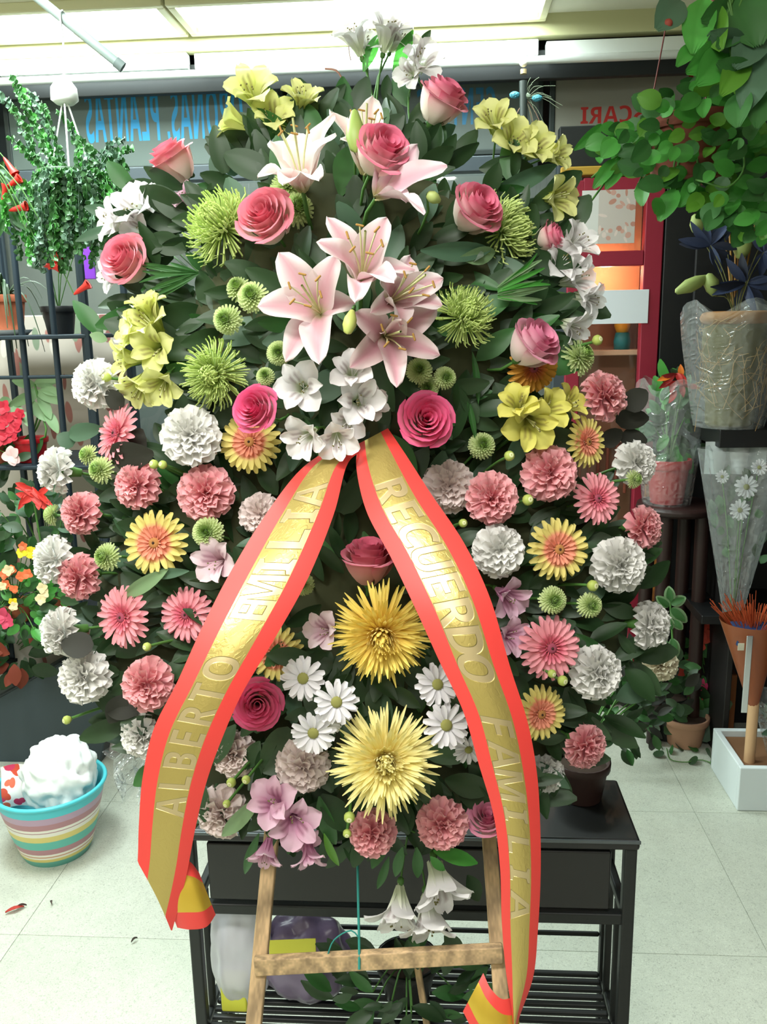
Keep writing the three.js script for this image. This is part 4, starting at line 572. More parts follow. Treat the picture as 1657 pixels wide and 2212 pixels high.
// ------------------------------------------------------------------ left side of the shop
{
  // ceiling pole and hanging basket
  const a = at(266, 146, 2.02), b = at(70, -14, 1.95), k = b.clone().sub(a), top = a.clone().addScaledVector(k, (CEILING - a.y) / k.y);
  const pole = thing('ceiling_pole', 'thin grey pole slanting down from the ceiling above the hanging basket', 'pole', a.clone());
  part('rod', bar(V(), top.clone().sub(a), .011, 10), std(0x7f8a86, .4, .2), pole); part('end_cap', bar(V(), k.clone().normalize().multiplyScalar(.02), .013, 10), std(0x5d6664, .5), pole);
  const d = 2.0, hp = at(150, 400, d), hb = thing('hanging_basket', 'hanging basket spilling tiny-leaved green trailing vines', 'plant', hp), O = hp;
  const hookTop = a.clone().lerp(b, .66); hookTop.z += .012;
  part('hook', tube([hookTop.clone().add(V(0, .012, -.02)).sub(O), hookTop.clone().add(V(0, .016, .004)).sub(O), at(138, 110, d).sub(O), at(138, 180, d).sub(O)], .0025, 12, 6), M.white, hb);
  part('hanger_cap', (() => { const g = lathe([[0, .035], [.012, .03], [.03, .005], [.032, -.02], [.02, -.03], [0, -.03]], 14); const p = at(138, 196, d).sub(O); g.translate(p.x, p.y, p.z); return g; })(), M.white, hb, 'white plastic hanger cap');
  for (const [x, y] of [[110, 380], [200, 380], [150, 375]]) part('hanger_rod', bar(at(138, 200, d).sub(O), at(x, y, d + (x === 150 ? -.05 : .03)).sub(O), .0022, 5), M.white, hb);
  potInto(hb, .07, .08, M.leafDark, -.05);
  const lg = gridGeo(2, 3, (u, v) => [u * .0065 * Math.sin(Math.PI * (v * .9 + .08)), v * .013, .002 * Math.abs(u) - .003 * v * v]), strandMats = [M.leafMid, M.leafFresh, M.leafGrey, M.leafMid];
  const strand = (pts, dd, i) => {
    const cv = new THREE.CatmullRomCurve3(pts.map(([x, y], j) => at(x, y, dd + .01 * Math.sin(j * 2 + i)).sub(O))), L = cv.getLength(), list = [new THREE.TubeGeometry(cv, 14, .0011, 4)];
    for (let s = .05; s < 1; s += .0105 / L) { const p = cv.getPoint(s); for (const sd of [0, 2.1, 4.2]) { const g = lg.clone(); g.rotateX(rr(.2, 1.2)); g.rotateZ(rr(-.6, .6) + sd); g.rotateY(rr(0, 6.28)); g.translate(p.x, p.y, p.z); list.push(g); } }
    part('trailing_vine', merge(list), strandMats[i % 4], hb).userData.kind = 'stuff';
  };
  let i = 0;
  for (const pts of [[[140, 380], [90, 300], [55, 230], [28, 165]], [[130, 390], [70, 330], [30, 240], [0, 205]], [[120, 395], [70, 340], [20, 295]], [[140, 385], [110, 300], [80, 225], [70, 200]], [[170, 370], [160, 300], [130, 240]], [[190, 380], [230, 320], [268, 300]], [[190, 385], [235, 350], [262, 385]], [[180, 375], [190, 320], [150, 280]], [[150, 380], [100, 330], [75, 270]], [[200, 390], [240, 330], [255, 345]]]) { strand(pts, d + rr(-.06, .06), i++); strand(pts.map(([x, y], j) => [x + 8 + j * 5, y + 9 + j * 6]), d + rr(-.06, .06), i++); }
  for (let j = 0; j < 40; j++) { const x = rr(90, 215), e = rr(470, 590); strand([[lerp(150, x, .8), 372], [x + (x - 150) * .25, 385], [x + (x - 150) * .35, (e + 420) / 2], [x + (x - 150) * .4 + rr(-14, 14), e]], d - .1 - rr(0, .05), i++); }
  for (let j = 0; j < 56; j++) { const x = rr(0, 272), e = rr(470, 610) - Math.abs(x - 120) * .5; strand([[lerp(150, x, .6), 390], [x, 400 + rr(0, 30)], [x + rr(-8, 8), (e + 420) / 2], [x + rr(-14, 14), e]], d + rr(-.1, .08), i++); }
  // hanging plant with red tubular blooms, mostly out of frame
  const lp = thing('lipstick_plant', 'trailing plant with bright red tubular blooms by the wall', 'plant', at(-120, 330, 1.9)), O2 = lp.position;
  potInto(lp, .09, .09, M.terracotta, -.03); part('hanger_wire', bar(V(0, .05, 0), V(0, CEILING - O2.y, 0), .0018, 5), M.white, lp);
  for (const [x, y, ang] of [[8, 340, 80], [12, 408, -10], [6, 440, -50], [20, 455, 10], [105, 582, -25], [160, 636, -10], [90, 572, 30]]) {
    const p = at(x, y, 1.9).sub(O2), q = lathe([[.002, 0], [.005, .01], [.007, .03], [.012, .042], [.008, .04]], 9); q.rotateZ(-ang * D2R - 1.2); q.translate(p.x, p.y, p.z);
    part('stem', tube([V(0, .04, 0), V(p.x * .6, p.y * .35 + .05, p.z), p], .0014, 8, 4), M.stem, lp); part('bloom', q, std(0xd8281e, .5), lp, 'red tubular bloom');
  }
  for (let j = 0; j < 34; j++) { const x = rr(-30, 40), y = rr(330, 480); leafAt(lp, O2, at(x, y, 1.92), at(x + rr(-25, 35), y + rr(15, 45), 1.92), .014, [M.leafMid, M.leafGrey][j % 2], UL.oval, rr(-.6, .6)); }
  // plant rack with shelves
  const zr = -2.3, X0 = onZ(-90, 800, zr).x, X1 = onZ(196, 800, zr).x, wy = (py) => onZ(100, py, zr).y, rk = thing('plant_rack', 'dark iron plant rack with upright bars at the side wall', 'rack', V((X0 + X1) / 2, 0, zr));
  const im = std(0x23303a, .45, .3), rw = X1 - X0;
  for (const px of [32, 104, 170]) part('upright_bar', bar(V(onZ(px, 700, zr).x - rk.position.x, wy(1350), -.02), V(onZ(px - 8, 560, zr).x - rk.position.x, wy(480), -.02), .009, 8), im, rk);
  for (const sx of [-1, 1]) for (const sz of [0, -1]) part('post', box(.018, wy(480) - wy(1350), .018, sx * rw / 2, (wy(480) + wy(1350)) / 2, sz * .3), im, rk);
  for (const py of [728, 1345]) part('wall_bracket', box(X0 - XL, .02, .02, -rw / 2 - (X0 - XL) / 2, wy(py), -.25), im, rk);
  for (const py of [728, 1010, 1345]) part('shelf', box(rw, .012, .32, 0, wy(py), -.15), im, rk);
  part('rail', box(rw, .01, .01, 0, wy(815), -.02), im, rk);
  const paper = canvasTex(512, 512, (c, w, h) => { c.fillStyle = '#b9aea4'; c.fillRect(0, 0, w, h); const r = mulberry(8); for (let n = 0; n < 130; n++) { c.fillStyle = ['#8f5a55', '#7d8a74', '#cfc6bd', '#a06a62'][n % 4]; c.beginPath(); c.ellipse(r() * w, r() * h, 6 + r() * 14, 5 + r() * 9, r() * 3, 0, 7); c.fill(); } });
  const pn = thing('patterned_panel', 'beige panel printed with small red roses behind the iron rack', 'panel', V(onZ(120, 750, -2.7).x, 0, -2.68));
  part('board', box(.5, 1.5, .02, 0, .75, 0), std(0xffffff, .8, 0, { map: paper }), pn); for (const sx of [-1, 1]) part('edge', box(.02, 1.52, .03, sx * .25, .76, 0), im, pn);
  const shelfY = (py) => wy(py) + .006;
  // strap leaf plant on top shelf
  const sp = thing('strap_leaf_plant', 'dark strap-leaved plant in a terracotta pot on the top rack shelf', 'plant', V(onZ(10, 700, zr - .1).x, shelfY(728), zr - .12)); potInto(sp, .055, .1, M.terracotta, .012); part('saucer', lathe([[0, 0], [.05, 0], [.065, .015], [.06, .015], [0, .01]], 18), M.white, sp);
  for (let j = 0; j < 26; j++) { const an = rr(0, 6.28), s = V(0, .1, 0), e = V(Math.cos(an) * rr(.06, .15), rr(-.06, .12), Math.sin(an) * .1), m = V(e.x * .6, rr(.17, .24), e.z * .6); part('leaf', (() => { const cv = new THREE.QuadraticBezierCurve3(s, m, e); return gridGeo(2, 8, (u, v) => { const p = cv.getPoint(v), t = cv.getTangent(v), sd = t.cross(V(0, 1, 0)).normalize(); return [p.x + sd.x * u * .006 * (1 - v * .8), p.y - .002 * u * u, p.z + sd.z * u * .006 * (1 - v * .8)]; }); })(), M.leafDark, sp); }
  // white orchid-like blooms in front of the window
  const wb = thing('white_flowering_plant', 'slender plant with small white blooms behind the trailing vines', 'plant', V(onZ(130, 700, zr - .2).x, shelfY(728), zr - .2)); potInto(wb, .05, .08, M.black);
  for (const [x, y, w] of [[88, 460, 30], [145, 438, 34], [165, 448, 22], [145, 445, 30], [75, 485, 22], [225, 440, 24]]) { const p = at(x, y, 2.3).sub(wb.position); part('stem', tube([V(0, .07, 0), V(p.x * .5, p.y * .7, p.z * .6), p], .0014, 7, 4), M.stem, wb); const f = new THREE.Group(); f.name = 'bloom'; wb.add(f); f.position.copy(p); f.quaternion.copy(camera.quaternion); for (let n = 0; n < 5; n++) setPetal(part('petal', proto('wbp', () => paint(leafRound(.02, .018), col('#f2eef2'))), M.petal, f), n * 1.257, .2); f.scale.setScalar(w / 32); }
  const pc = single('purple_card', box(.03, .085, .004), std(0x8a3ad0, .5), 'bright purple plastic tag hanging beside the rack', 'tag'); pc.position.copy(onZ(193, 567, zr + .012)); 
  // jade-like plant
  const jp = thing('jade_plant', 'plant with pale rounded green leaves beside the crimson blooms', 'plant', V(onZ(70, 1000, zr - .08).x, shelfY(1010), zr - .08)); potInto(jp, .05, .07, M.redPlastic);
  for (const [x0, y0, x1, y1] of [[75, 830, 25, 825], [75, 830, 132, 815], [80, 845, 130, 870], [75, 840, 60, 870], [70, 850, 20, 880], [85, 855, 110, 900], [60, 865, 95, 905], [40, 875, 30, 905], [90, 835, 125, 850], [55, 890, 65, 920], [100, 890, 125, 930], [20, 860, 0, 880]]) leafAt(jp, jp.position, at(x0, y0, 2.42), at(x1, y1, 2.4), 24 * mpp(2.4), M.leafPale, UL.oval, rr(-.4, .4));
  for (const [x, y] of [[75, 830], [80, 845], [60, 865], [90, 890]]) part('stem', tube([V(0, .06, 0), at(x + 10, y + 50, 2.42).sub(jp.position), at(x, y, 2.42).sub(jp.position)], .003, 6, 5), M.stem, jp);
  // blooms gathered in round heads
  const head = (t, list, d2, colr, size, name = 'bloom') => { const mt = std(colr, .6); for (const [x, y, w] of list) { const p = at(x, y, d2).sub(t.position); const f = new THREE.Group(); f.name = name; f.position.copy(p); f.quaternion.copy(camera.quaternion); t.add(f); for (let n = 0; n < 5; n++) setPetal(part('petal', proto('hbp', () => leafRound(.5, .5)), mt, f), n * 1.257 + rr(0, 1), rr(.1, .5)); f.scale.setScalar((w ?? size) * mpp(d2)); part('stem', tube([V(0, .05, 0), V(p.x * .6, p.y * .6 + .02, p.z * .6), p], .0013, 5, 4), M.stem, t); } };
  const cg = thing('crimson_geranium', 'crimson flowering geranium at the edge of the rack', 'plant', V(onZ(0, 1000, zr - .05).x - .02, shelfY(1010), zr - .05)); potInto(cg, .05, .08, M.terracotta);
  head(cg, [[8, 880, 34], [14, 905, 36], [0, 915, 36], [36, 905, 34], [42, 895, 28], [10, 935, 38], [30, 925, 34], [2, 950, 34], [24, 945, 30]], 2.4, 0xb3122e); head(cg, [[25, 985, 44]], 2.38, 0xd9b4b4); bush(cg, cg.position.clone().add(V(0, .06, 0)), 20, 985, 2.45, 60, 30, 24, 34, [M.leafMid, M.leafDark], UL.oval);
  const pt = thing('red_bract_plant', 'plant with flame red pointed bracts tucked beside the rim carnations', 'plant', V(onZ(80, 1300, zr + .06).x, shelfY(1345), zr - .05)); potInto(pt, .05, .07, M.terracotta);
  for (let n = 0; n < 16; n++) { const an = rr(150, 390) * D2R; leafAt(pt, pt.position, at(72 + rr(-12, 12), 1065 + rr(-14, 14), 2.35), at(72 + Math.cos(an) * rr(24, 44), 1065 - Math.sin(an) * rr(30, 58), 2.33), .018, std(0xc62a22, .55), UL.lance, rr(-.5, .5), 'bract'); }
  part('stem', tube([V(0, .06, 0), at(90, 1180, 2.4).sub(pt.position), at(72, 1075, 2.36).sub(pt.position)], .003, 6, 5), M.stem, pt); bush(pt, pt.position.clone().add(V(0, .06, 0)), 70, 1120, 2.42, 70, 60, 70, 36, [M.leafMid, M.leafDark, M.leafGrey], UL.lance);
  const kl = thing('kalanchoe', 'kalanchoe covered in tiny orange, yellow and cream flowers', 'plant', V(onZ(45, 1330, zr - .03).x, shelfY(1345), zr + .0)); potInto(kl, .05, .06, M.terracotta); bush(kl, kl.position.clone().add(V(0, .05, 0)), 55, 1300, 2.42, 85, 70, 90, 30, [M.leafMid, M.leafDark, M.leafFresh], UL.oval);
  head(kl, [[10, 1240, 26], [25, 1232, 24], [45, 1245, 24], [60, 1240, 24], [30, 1272, 22], [12, 1262, 22], [50, 1180, 22]], 2.36, 0xd8683a); head(kl, [[62, 1192, 30], [75, 1196, 28], [48, 1194, 26], [28, 1300, 20]], 2.36, 0xe2c61e); head(kl, [[18, 1232, 26], [92, 1270, 26], [88, 1295, 26], [30, 1310, 22], [5, 1266, 20], [98, 1282, 22]], 2.35, 0xd8c69a); head(kl, [[5, 1330, 40], [15, 1345, 30]], 2.36, 0xc23a5a);
  const fu = thing('dark_leaf_plant', 'plant with rusty brown leaves below the kalanchoe', 'plant', V(onZ(30, 1480, -2.72).x, onZ(60, 1470, -2.62).y, -2.72)); potInto(fu, .07, .06, M.black); bush(fu, fu.position.clone().add(V(0, .05, 0)), 40, 1400, 2.8, 80, 60, 70, 44, [M.leafDark, M.leafMid, std(0x8a3a26, .7), M.leafDark], UL.lance); 
  const bm = thing('background_shrub', 'tall dark green leafy plant standing behind the rim carnations', 'plant', V(onZ(170, 1500, -2.93).x, 0, -2.93)); potInto(bm, .1, .2, M.black); bush(bm, bm.position.clone().add(V(0, .19, 0)), 120, 1060, 2.95, 130, 240, 150, 60, [M.leafDark, M.leafDark, M.leafMid, M.leafGrey], UL.lance, { w: .5, every: 8 });
  // dark bench
  const zq = -2.6, bp = [[-140, 1580], [0, 1505], [132, 1430], [238, 1436], [224, 1600]].map(([x, y]) => onZ(x, y, zq)); const bx0 = bp[0].x, bx1 = onZ(216, 1660, zq).x, bn = thing('dark_bench', 'dark slate grey stand with sloping top behind the striped tub', 'stand', V((bx0 + bx1) / 2, 0, zq));
  const bsh = new THREE.Shape([[bx0, 0], [bx1, 0], ...bp.slice().reverse().map((p) => [p.x, p.y])].map(([x, y]) => new THREE.Vector2(x - bn.position.x, y))), eg = new THREE.ExtrudeGeometry(bsh, { depth: .26, bevelEnabled: true, bevelSize: .004, bevelThickness: .004, bevelSegments: 1 }); eg.translate(0, 0, -.262);
  part('body', eg, std(0x3d4a50, .5), bn); part('top_edge', merge([bar(V(bp[0].x - bn.position.x, bp[0].y, .004), V(bp[2].x - bn.position.x, bp[2].y, .004), .006, 8), bar(V(bp[2].x - bn.position.x, bp[2].y, .004), V(bp[3].x - bn.position.x, bp[3].y, .004), .006, 8)]), std(0x252d31, .5), bn);
  // striped tub
  const f0 = onY(105, 1872, 0), tb = thing('striped_tub', 'round tub striped turquoise, mauve, yellow and white', 'tub', V(f0.x - .012, 0, f0.z - .085)), hh = onZ(100, 1690, tb.position.z).y, R1 = .148, R0 = .09;
  const st = canvasTex(64, 512, (q, w, h) => { const bands = [['#4fc4cf', .15], ['#b79ab2', .1], ['#b08088', .09], ['#e8e4da', .04], ['#a87880', .012], ['#e8e4da', .06], ['#d9c878', .09], ['#5fb5a8', .13], ['#b08088', .09], ['#e8e4da', .035], ['#c99a7a', .02], ['#e8e4da', .03], ['#d9c878', .05], ['#5fa89a', .1]]; let y = 0; for (const [cl, f] of bands) { q.fillStyle = cl; q.fillRect(0, y * h, w, f * h + 1); y += f; } });
  const prof = []; for (let n = 0; n <= 10; n++) prof.push([lerp(R0, R1, Math.pow(n / 10, .8)), n / 10 * hh]);
  part('body', lathe(prof, 40), std(0xffffff, .45, 0, { map: st }), tb); part('inside', lathe([[0, .006], [R0 - .004, .006], [R1 - .006, hh]], 40), std(0x5cb8c4, .5), tb); part('rim', (() => { const g = new THREE.TorusGeometry(R1, .006, 8, 40); g.rotateX(Math.PI / 2); g.translate(0, hh, 0); return g; })(), std(0x53c6d2, .4), tb, 'turquoise rim');
  const pw = single('white_paper_bundle', crumpled(.066, .074, .066, 21), std(0xf4f8f8, .7), 'crumpled white tissue paper heaped in the striped tub', 'paper'); pw.position.set(tb.position.x + .03, hh + .022, tb.position.z);
  const fpt = canvasTex(256, 256, (q, w, h) => { q.fillStyle = '#e8e6e4'; q.fillRect(0, 0, w, h); const r = mulberry(12); for (let n = 0; n < 16; n++) { q.fillStyle = ['#cc4a32', '#c8325a', '#d9654a'][n % 3]; q.beginPath(); q.ellipse(r() * w, r() * h, 16 + r() * 26, 14 + r() * 20, r() * 3, 0, 7); q.fill(); } });
  const fs2 = single('floral_paper', gridGeo(8, 8, (u, v) => [u * .06, v * .115, .014 * Math.sin(u * 3) + .012 * Math.sin(v * 5)]), std(0xffffff, .7, 0, { map: fpt }), 'white wrapping paper with red flowers sticking out of the tub', 'paper'); fs2.position.set(tb.position.x - .06, hh - .055, tb.position.z + .03); fs2.rotation.set(-.2, .2, .12);
  // floor litter
  const lit = (px, py, L, w, ang, mat, label) => { const m = single('fallen_petal', (() => { const g = gridGeo(4, 6, (u, v) => [u * w / 2 * Math.sin(Math.PI * (v * .9 + .08)), v * L, .003 + .004 * u * u + .004 * Math.sin(v * 3)]); g.rotateX(-Math.PI / 2); return g; })(), mat, label, 'petal'); m.position.copy(onY(px, py, 0)).y = .0015; m.rotation.y = ang; };
  lit(12, 1976, .045, .014, -1.0, sheet(0xb23a30, .1), 'fallen red petal on the floor beside the tub'); lit(36, 1964, .025, .007, -1.25, sheet(0x4a3230, .1), 'dark dried tip of petal on the floor beside the red one'); lit(112, 1958, .014, .006, .5, sheet(0x4a3a34, .1), 'tiny dark scrap on the floor below the tub'); lit(284, 2040, .018, .006, -.6, sheet(0x4a403a, .1), 'dark scrap on the floor near the table leg');
  // clear wrap at the wreath's lower rim
  const cw = single('cellophane_wrap', gridGeo(16, 14, (u, v) => [u * .035 * (1 - .3 * v) + .01 * Math.sin(v * 9), -v * .1, .02 * Math.sin(u * 5 + v * 6) + .012 * Math.sin(u * 11 - v * 4)]), M.cello, 'clear crinkled cellophane sticking out below the rim', 'cellophane'); cw.position.copy(at(280, 1605, 1.42));
}
function crumpled(rx, ry, rz, seed) { const g = smoothIco(14), p = g.attributes.position, r = mulberry(seed), k = Array.from({ length: 22 }, () => [V(r() - .5, r() - .5, r() - .5).normalize(), rr(3, 12, r), r() * 6]); for (let i = 0; i < p.count; i++) { const v = V(p.getX(i), p.getY(i), p.getZ(i)).normalize(); let s = .8; for (const [a, f, ph] of k) s += .05 * Math.abs(Math.sin(v.dot(a) * f + ph)); p.setXYZ(i, v.x * rx * s, v.y * ry * s, v.z * rz * s); } g.computeVertexNormals(); return g; }
function smoothIco(n) { const g = new THREE.IcosahedronGeometry(1, n); g.deleteAttribute('normal'); g.deleteAttribute('uv'); return mergeVertices(g, 1e-4); }
// ------------------------------------------------------------------ right side of the shop
{
  // hanging leafy plants at the ceiling
  const h1 = thing('hanging_ivy', 'bushy hanging plant with scalloped green leaves in a terracotta pot', 'plant', at(1490, 370, 1.75)), O = h1.position; potInto(h1, .1, .12, std(0x6e3524, .85), -.02);
  for (const [x, z] of [[-.09, 0], [.09, 0], [0, .09]]) part('hanger_wire', bar(V(x, .09, z), V(0, CEILING - O.y, 0), .0015, 4), std(0x6a2a24, .6), h1);
  const mats = [M.leafFresh, M.leafMid, M.leafFresh, M.leafLime, M.leafMid], scal = gridGeo(8, 6, (u, v) => { const w = .5 * Math.pow(Math.sin(Math.PI * Math.pow(clamp(v * .97 + .015, 0, 1), .8)), .55) * (1 + .05 * Math.sin(v * 30)); return [u * w, v + .03 * Math.cos(u * 12) * v, .12 * Math.abs(u) * w - .16 * v * v]; });
  let r = mulberry(66);
  const inside = (x, y) => y > (x < 1450 ? 322 - (x - 1250) * .58 : 190 - (x - 1450) * .2) && y < 300 + (x - 1250) * .55 && x > 1265 + Math.abs(y - 290) * .35 && y < 500;
  let n = 0, guard = 0; while (n < 285 && guard++ < 8000) { const x = rr(1255, 1680, r), y = rr(150, 500, r); if (!inside(x, y)) continue; n++; const an = rr(95, 215, r) * D2R, L = rr(26, 54, r), d = 1.7 + rr(-.14, .1, r); leafAt(h1, O, at(x, y, d), at(x + Math.cos(an) * L, y + Math.sin(an) * L * .8, d - rr(-.01, .03, r)), L * .8 * mpp(d), mats[n % 5], scal, rr(-.7, .7, r)); }
  for (const [x0, y0, x1, y1, w] of [[1300, 270, 1248, 322, 26], [1330, 345, 1285, 400, 30], [1345, 355, 1310, 402, 30], [1390, 390, 1385, 440, 34], [1480, 380, 1450, 372, 30], [1500, 385, 1475, 440, 34], [1430, 430, 1420, 460, 40], [1460, 410, 1425, 470, 44]]) leafAt(h1, O, at(x0, y0, 1.65), at(x1, y1, 1.64), w * mpp(1.65), M.leafFresh, scal, rr(-.4, .4));
  for (let i = 0; i < 16; i++) { const x = rr(1270, 1600, r), y = rr(260, 450, r); part('stem', tube([V(0, .1, 0), at((x + 1490) / 2, 300, 1.68).sub(O), at(x, y, 1.67).sub(O)], .0022, 8, 5), M.stem, h1); }
  part('stem', tube([at(1605, 310, 1.6).sub(O), at(1605, 370, 1.6).sub(O), at(1570, 405, 1.6).sub(O), at(1530, 395, 1.6).sub(O), at(1500, 388, 1.62).sub(O)], .0022, 12, 5), M.stem, h1, 'thin bare looping stem');
  const h2 = thing('hanging_foliage', 'near hanging plant with large crinkled leaves under the ceiling', 'plant', at(1620, -30, 1.4)), O3 = h2.position; potInto(h2, .08, .1, std(0x6e3524, .85), -.02); part('hanger_wire', bar(V(0, .07, 0), V(0, CEILING - O3.y, 0), .0015, 4), std(0x6a2a24, .6), h2);
  for (const [x0, y0, x1, y1, w, m] of [[1470, 0, 1430, 50, 70, 'leafGrey'], [1520, 0, 1500, 95, 70, 'leafFresh'], [1590, -20, 1640, 80, 120, 'leafMid'], [1540, 20, 1550, 95, 60, 'leafLime'], [1570, 110, 1520, 170, 70, 'leafFresh'], [1600, 100, 1540, 80, 60, 'leafGrey'], [1640, 60, 1600, 130, 80, 'leafGrey'], [1610, 120, 1570, 190, 60, 'leafLime'], [1657, 110, 1610, 220, 80, 'leafGrey'], [1560, 100, 1500, 150, 60, 'leafFresh'], [1620, 160, 1560, 140, 50, 'leafMid'], [1500, 100, 1470, 130, 36, 'leafFresh'], [1580, 20, 1530, 40, 60, 'leafMid'], [1640, 0, 1660, 60, 80, 'leafFresh'], [1600, 60, 1560, 90, 50, 'leafMid'], [1640, 190, 1640, 260, 60, 'leafMid'], [1600, 200, 1590, 260, 60, 'leafMid']]) leafAt(h2, O3, at(x0, y0, 1.38), at(x1, y1, 1.34), w * mpp(1.36), M[m], scal, rr(-.4, .4));
  for (let i = 0; i < 10; i++) part('stem', tube([V(0, .07, 0), at(rr(1520, 1640), rr(-20, 40), 1.37).sub(O3), at(rr(1500, 1650), rr(40, 150), 1.37).sub(O3)], .002, 6, 5), M.stem, h2);
  part('flower_bud', (() => { const g = new THREE.SphereGeometry(.008, 8, 6), p = at(1443, 52, 1.36).sub(O3); g.translate(p.x, p.y, p.z); return g; })(), std(0x8a3a2a, .7), h2);
  // decorated stick hanging from the rail
  const dz = ZF + .06, dk = thing('decorated_stick', 'dark decorative stick with glass bulb and pale blue bows before the signs', 'ornament', onZ(1132, 350, dz)), Q = dk.position, zp = (x, y) => onZ(x, y, dz).sub(Q);
  part('stick', bar(V(), zp(1130, 175), .013, 10), std(0x2c3430, .5), dk); part('bulb', (() => { const g = new THREE.SphereGeometry(.014, 14, 10), p = zp(1131, 135); g.translate(p.x, p.y, p.z); return g; })(), std(0xf2efe6, .12), dk, 'shiny glass bulb'); part('collar', bar(zp(1131, 160), zp(1131, 150), .011, 10), std(0xc9b48a, .3, .5), dk);
  part('hanger_loop', tube([zp(1131, 128), zp(1131, 112).add(V(0, 0, -.02)), zp(1131, 106).add(V(0, 0, -.035))], .0015, 6, 4), M.white, dk);
  for (const [x, y] of [[1112, 205], [1160, 212], [1135, 208]]) part('bow', crumpledAt(.011, .007, .006, 40 + x, zp(x, y)), std(x === 1135 ? 0x8a9a84 : 0x3a8496, .6), dk, 'pale blue bow');
  for (let i = 0; i < 14; i++) { const x = rr(1140, 1220), y = rr(160, 300); part('wisp', tube([zp(1135, 215), zp((x + 1135) / 2, (y + 190) / 2), zp(x, y)], .0009, 6, 4), std(0x7f8a72, .7), dk); } for (const x of [1112, 1150, 1165]) part('wisp', tube([zp(1135, 210), zp(x, 260), zp(x + 4, 320)], .0012, 6, 4), std(0x8a6a58, .7), dk);
  // black shelf unit with the vase
  const d = 2.62, kq = 2.62 / 2.1, sy = at(1575, 922, d).y, vx = at(1575, 900, d).x, vz = at(1575, 900, d).z;
  const su = thing('black_shelf_unit', 'tall black shelf unit carrying the raffia vase', 'shelf', V(vx + .2, 0, vz - .1)); part('shelf', box(.5, .055, .36, 0, sy - .0275, 0), M.black, su); part('shelf', box(.5, .03, .3, 0, .5, -.03), M.black, su); part('back_panel', box(.5, 1.9, .015, 0, .95, -.18), std(0x131416, .7), su); part('side_panel', box(.02, sy - .055, .3, -.15, (sy - .055) / 2, -.03), std(0x1a1716, .6), su); part('side_panel', box(.02, 1.9, .36, .24, .95, 0), std(0x1a1716, .6), su);
  const vs = thing('raffia_vase', 'olive frosted vase wrapped in tangled raffia', 'vase', V(vx, sy, vz)), vh = .275; vs.scale.setScalar(kq);
  part('body', lathe([[0, 0], [.05, 0], [.056, .01], [.058, .06], [.068, .16], [.074, .21], [.07, .25], [.06, vh], [.055, vh], [.064, .25], [.066, .2], [.05, .06], [.048, .015], [0, .012]], 28), sheet(0x6e6428, .3, .4), vs);
  const raf = []; for (let i = 0; i < 60; i++) { const a = rr(0, 6.28), y = rr(.12, .27), p = []; for (let j = 0; j < 5; j++) { const b = a + j * rr(.1, .5); const ra = .074 + rr(0, .014); p.push(V(Math.cos(b) * ra, y - j * rr(0, .045), Math.sin(b) * ra)); } raf.push(tube(p, .0009, 8, 3)); } part('raffia', merge(raf), std(0xb08a52, .8), vs).userData.kind = 'stuff';
  part('raffia_bundle', (() => { const g = new THREE.TorusGeometry(.066, .016, 8, 24); g.rotateX(Math.PI / 2); g.translate(0, .262, 0); return g; })(), std(0x9a6a3a, .9), vs, 'brown raffia collar');
  const mouth = V(vx, sy + vh * kq - .02, vz), stemTo = (t, p, m = std(0x6a6a3a, .7), rad = .0016) => part('stem', tube([mouth.clone().sub(t.position), mouth.clone().lerp(p, .5).add(V(0, .03, 0)).sub(t.position), p.clone().sub(t.position)], rad, 8, 4), m, t);
  for (const [x, y, w, label] of [[1535, 530, 120, 'dark blue dried flower beside the pale pods'], [1612, 612, 125, 'dark blue dried flower low over the vase mouth'], [1650, 545, 100, 'dark blue dried flower among the golden sticks']]) { const p = at(x, y, d - .06), t = thing('dried_flower', label, 'dried flower', p, 'blue dried flowers'); for (let i = 0; i < 16; i++) { const a = rr(0, 6.28); leafAt(t, p, p.clone(), at(x + Math.cos(a) * w * .5, y + Math.sin(a) * w * .5, d - .06 - rr(-.02, .05)), .028, [std(0x2a3452, .6), std(0x3a4668, .6), std(0x1c2338, .6)][i % 3], UL.lance, rr(-.6, .6), 'petal'); } stemTo(t, p); }
  for (const [x0, y0, x1, y1, w, label] of [[1512, 510, 1500, 462, 30, 'pale green seed pod highest beside the ivy'], [1556, 475, 1545, 440, 26, 'dull green seed pod between ivy and blue flower'], [1598, 560, 1610, 505, 38, 'olive seed pod in front of the golden sticks'], [1530, 598, 1458, 632, 30, 'long curved pale green pod reaching out sideways'], [1545, 640, 1530, 590, 32, 'stout green pod above the vase collar'], [1652, 510, 1654, 450, 34, 'green seed pod at the far end of the golden sticks']]) { const a = at(x0, y0, d - .05), b = at(x1, y1, d - .06), L = a.distanceTo(b), rd = w / 2 * mpp(d), t = thing('seed_pod', label, 'seed pod', a, 'green seed pods'), q = lathe([[0, L], [rd * .45, L * .94], [rd, L * .6], [rd * .9, L * .3], [rd * .4, .003], [0, 0]], 12); q.applyQuaternion(new THREE.Quaternion().setFromUnitVectors(V(0, 1, 0), b.clone().sub(a).normalize())); part('pod', q, std(0x8d9c58, .6), t); stemTo(t, a); }
  for (const [x, y] of [[1570, 430], [1588, 405], [1600, 460], [1636, 380], [1622, 470], [1645, 420], [1560, 470]]) { const p = at(x, y, d + .02), t = thing('golden_stick', 'thin golden dried stick rising from the vase', 'stick', mouth.clone(), 'golden sticks in the vase'); part('rod', tube([V(0, -.06, 0), p.clone().sub(mouth).multiplyScalar(.5), p.clone().sub(mouth)], .003, 6, 5), std(0xa87a34, .6), t); part('tip', bar(p.clone().sub(mouth), p.clone().sub(mouth).multiplyScalar(1.06), .0035, 5, .001), std(0xb98c3c, .6), t); }
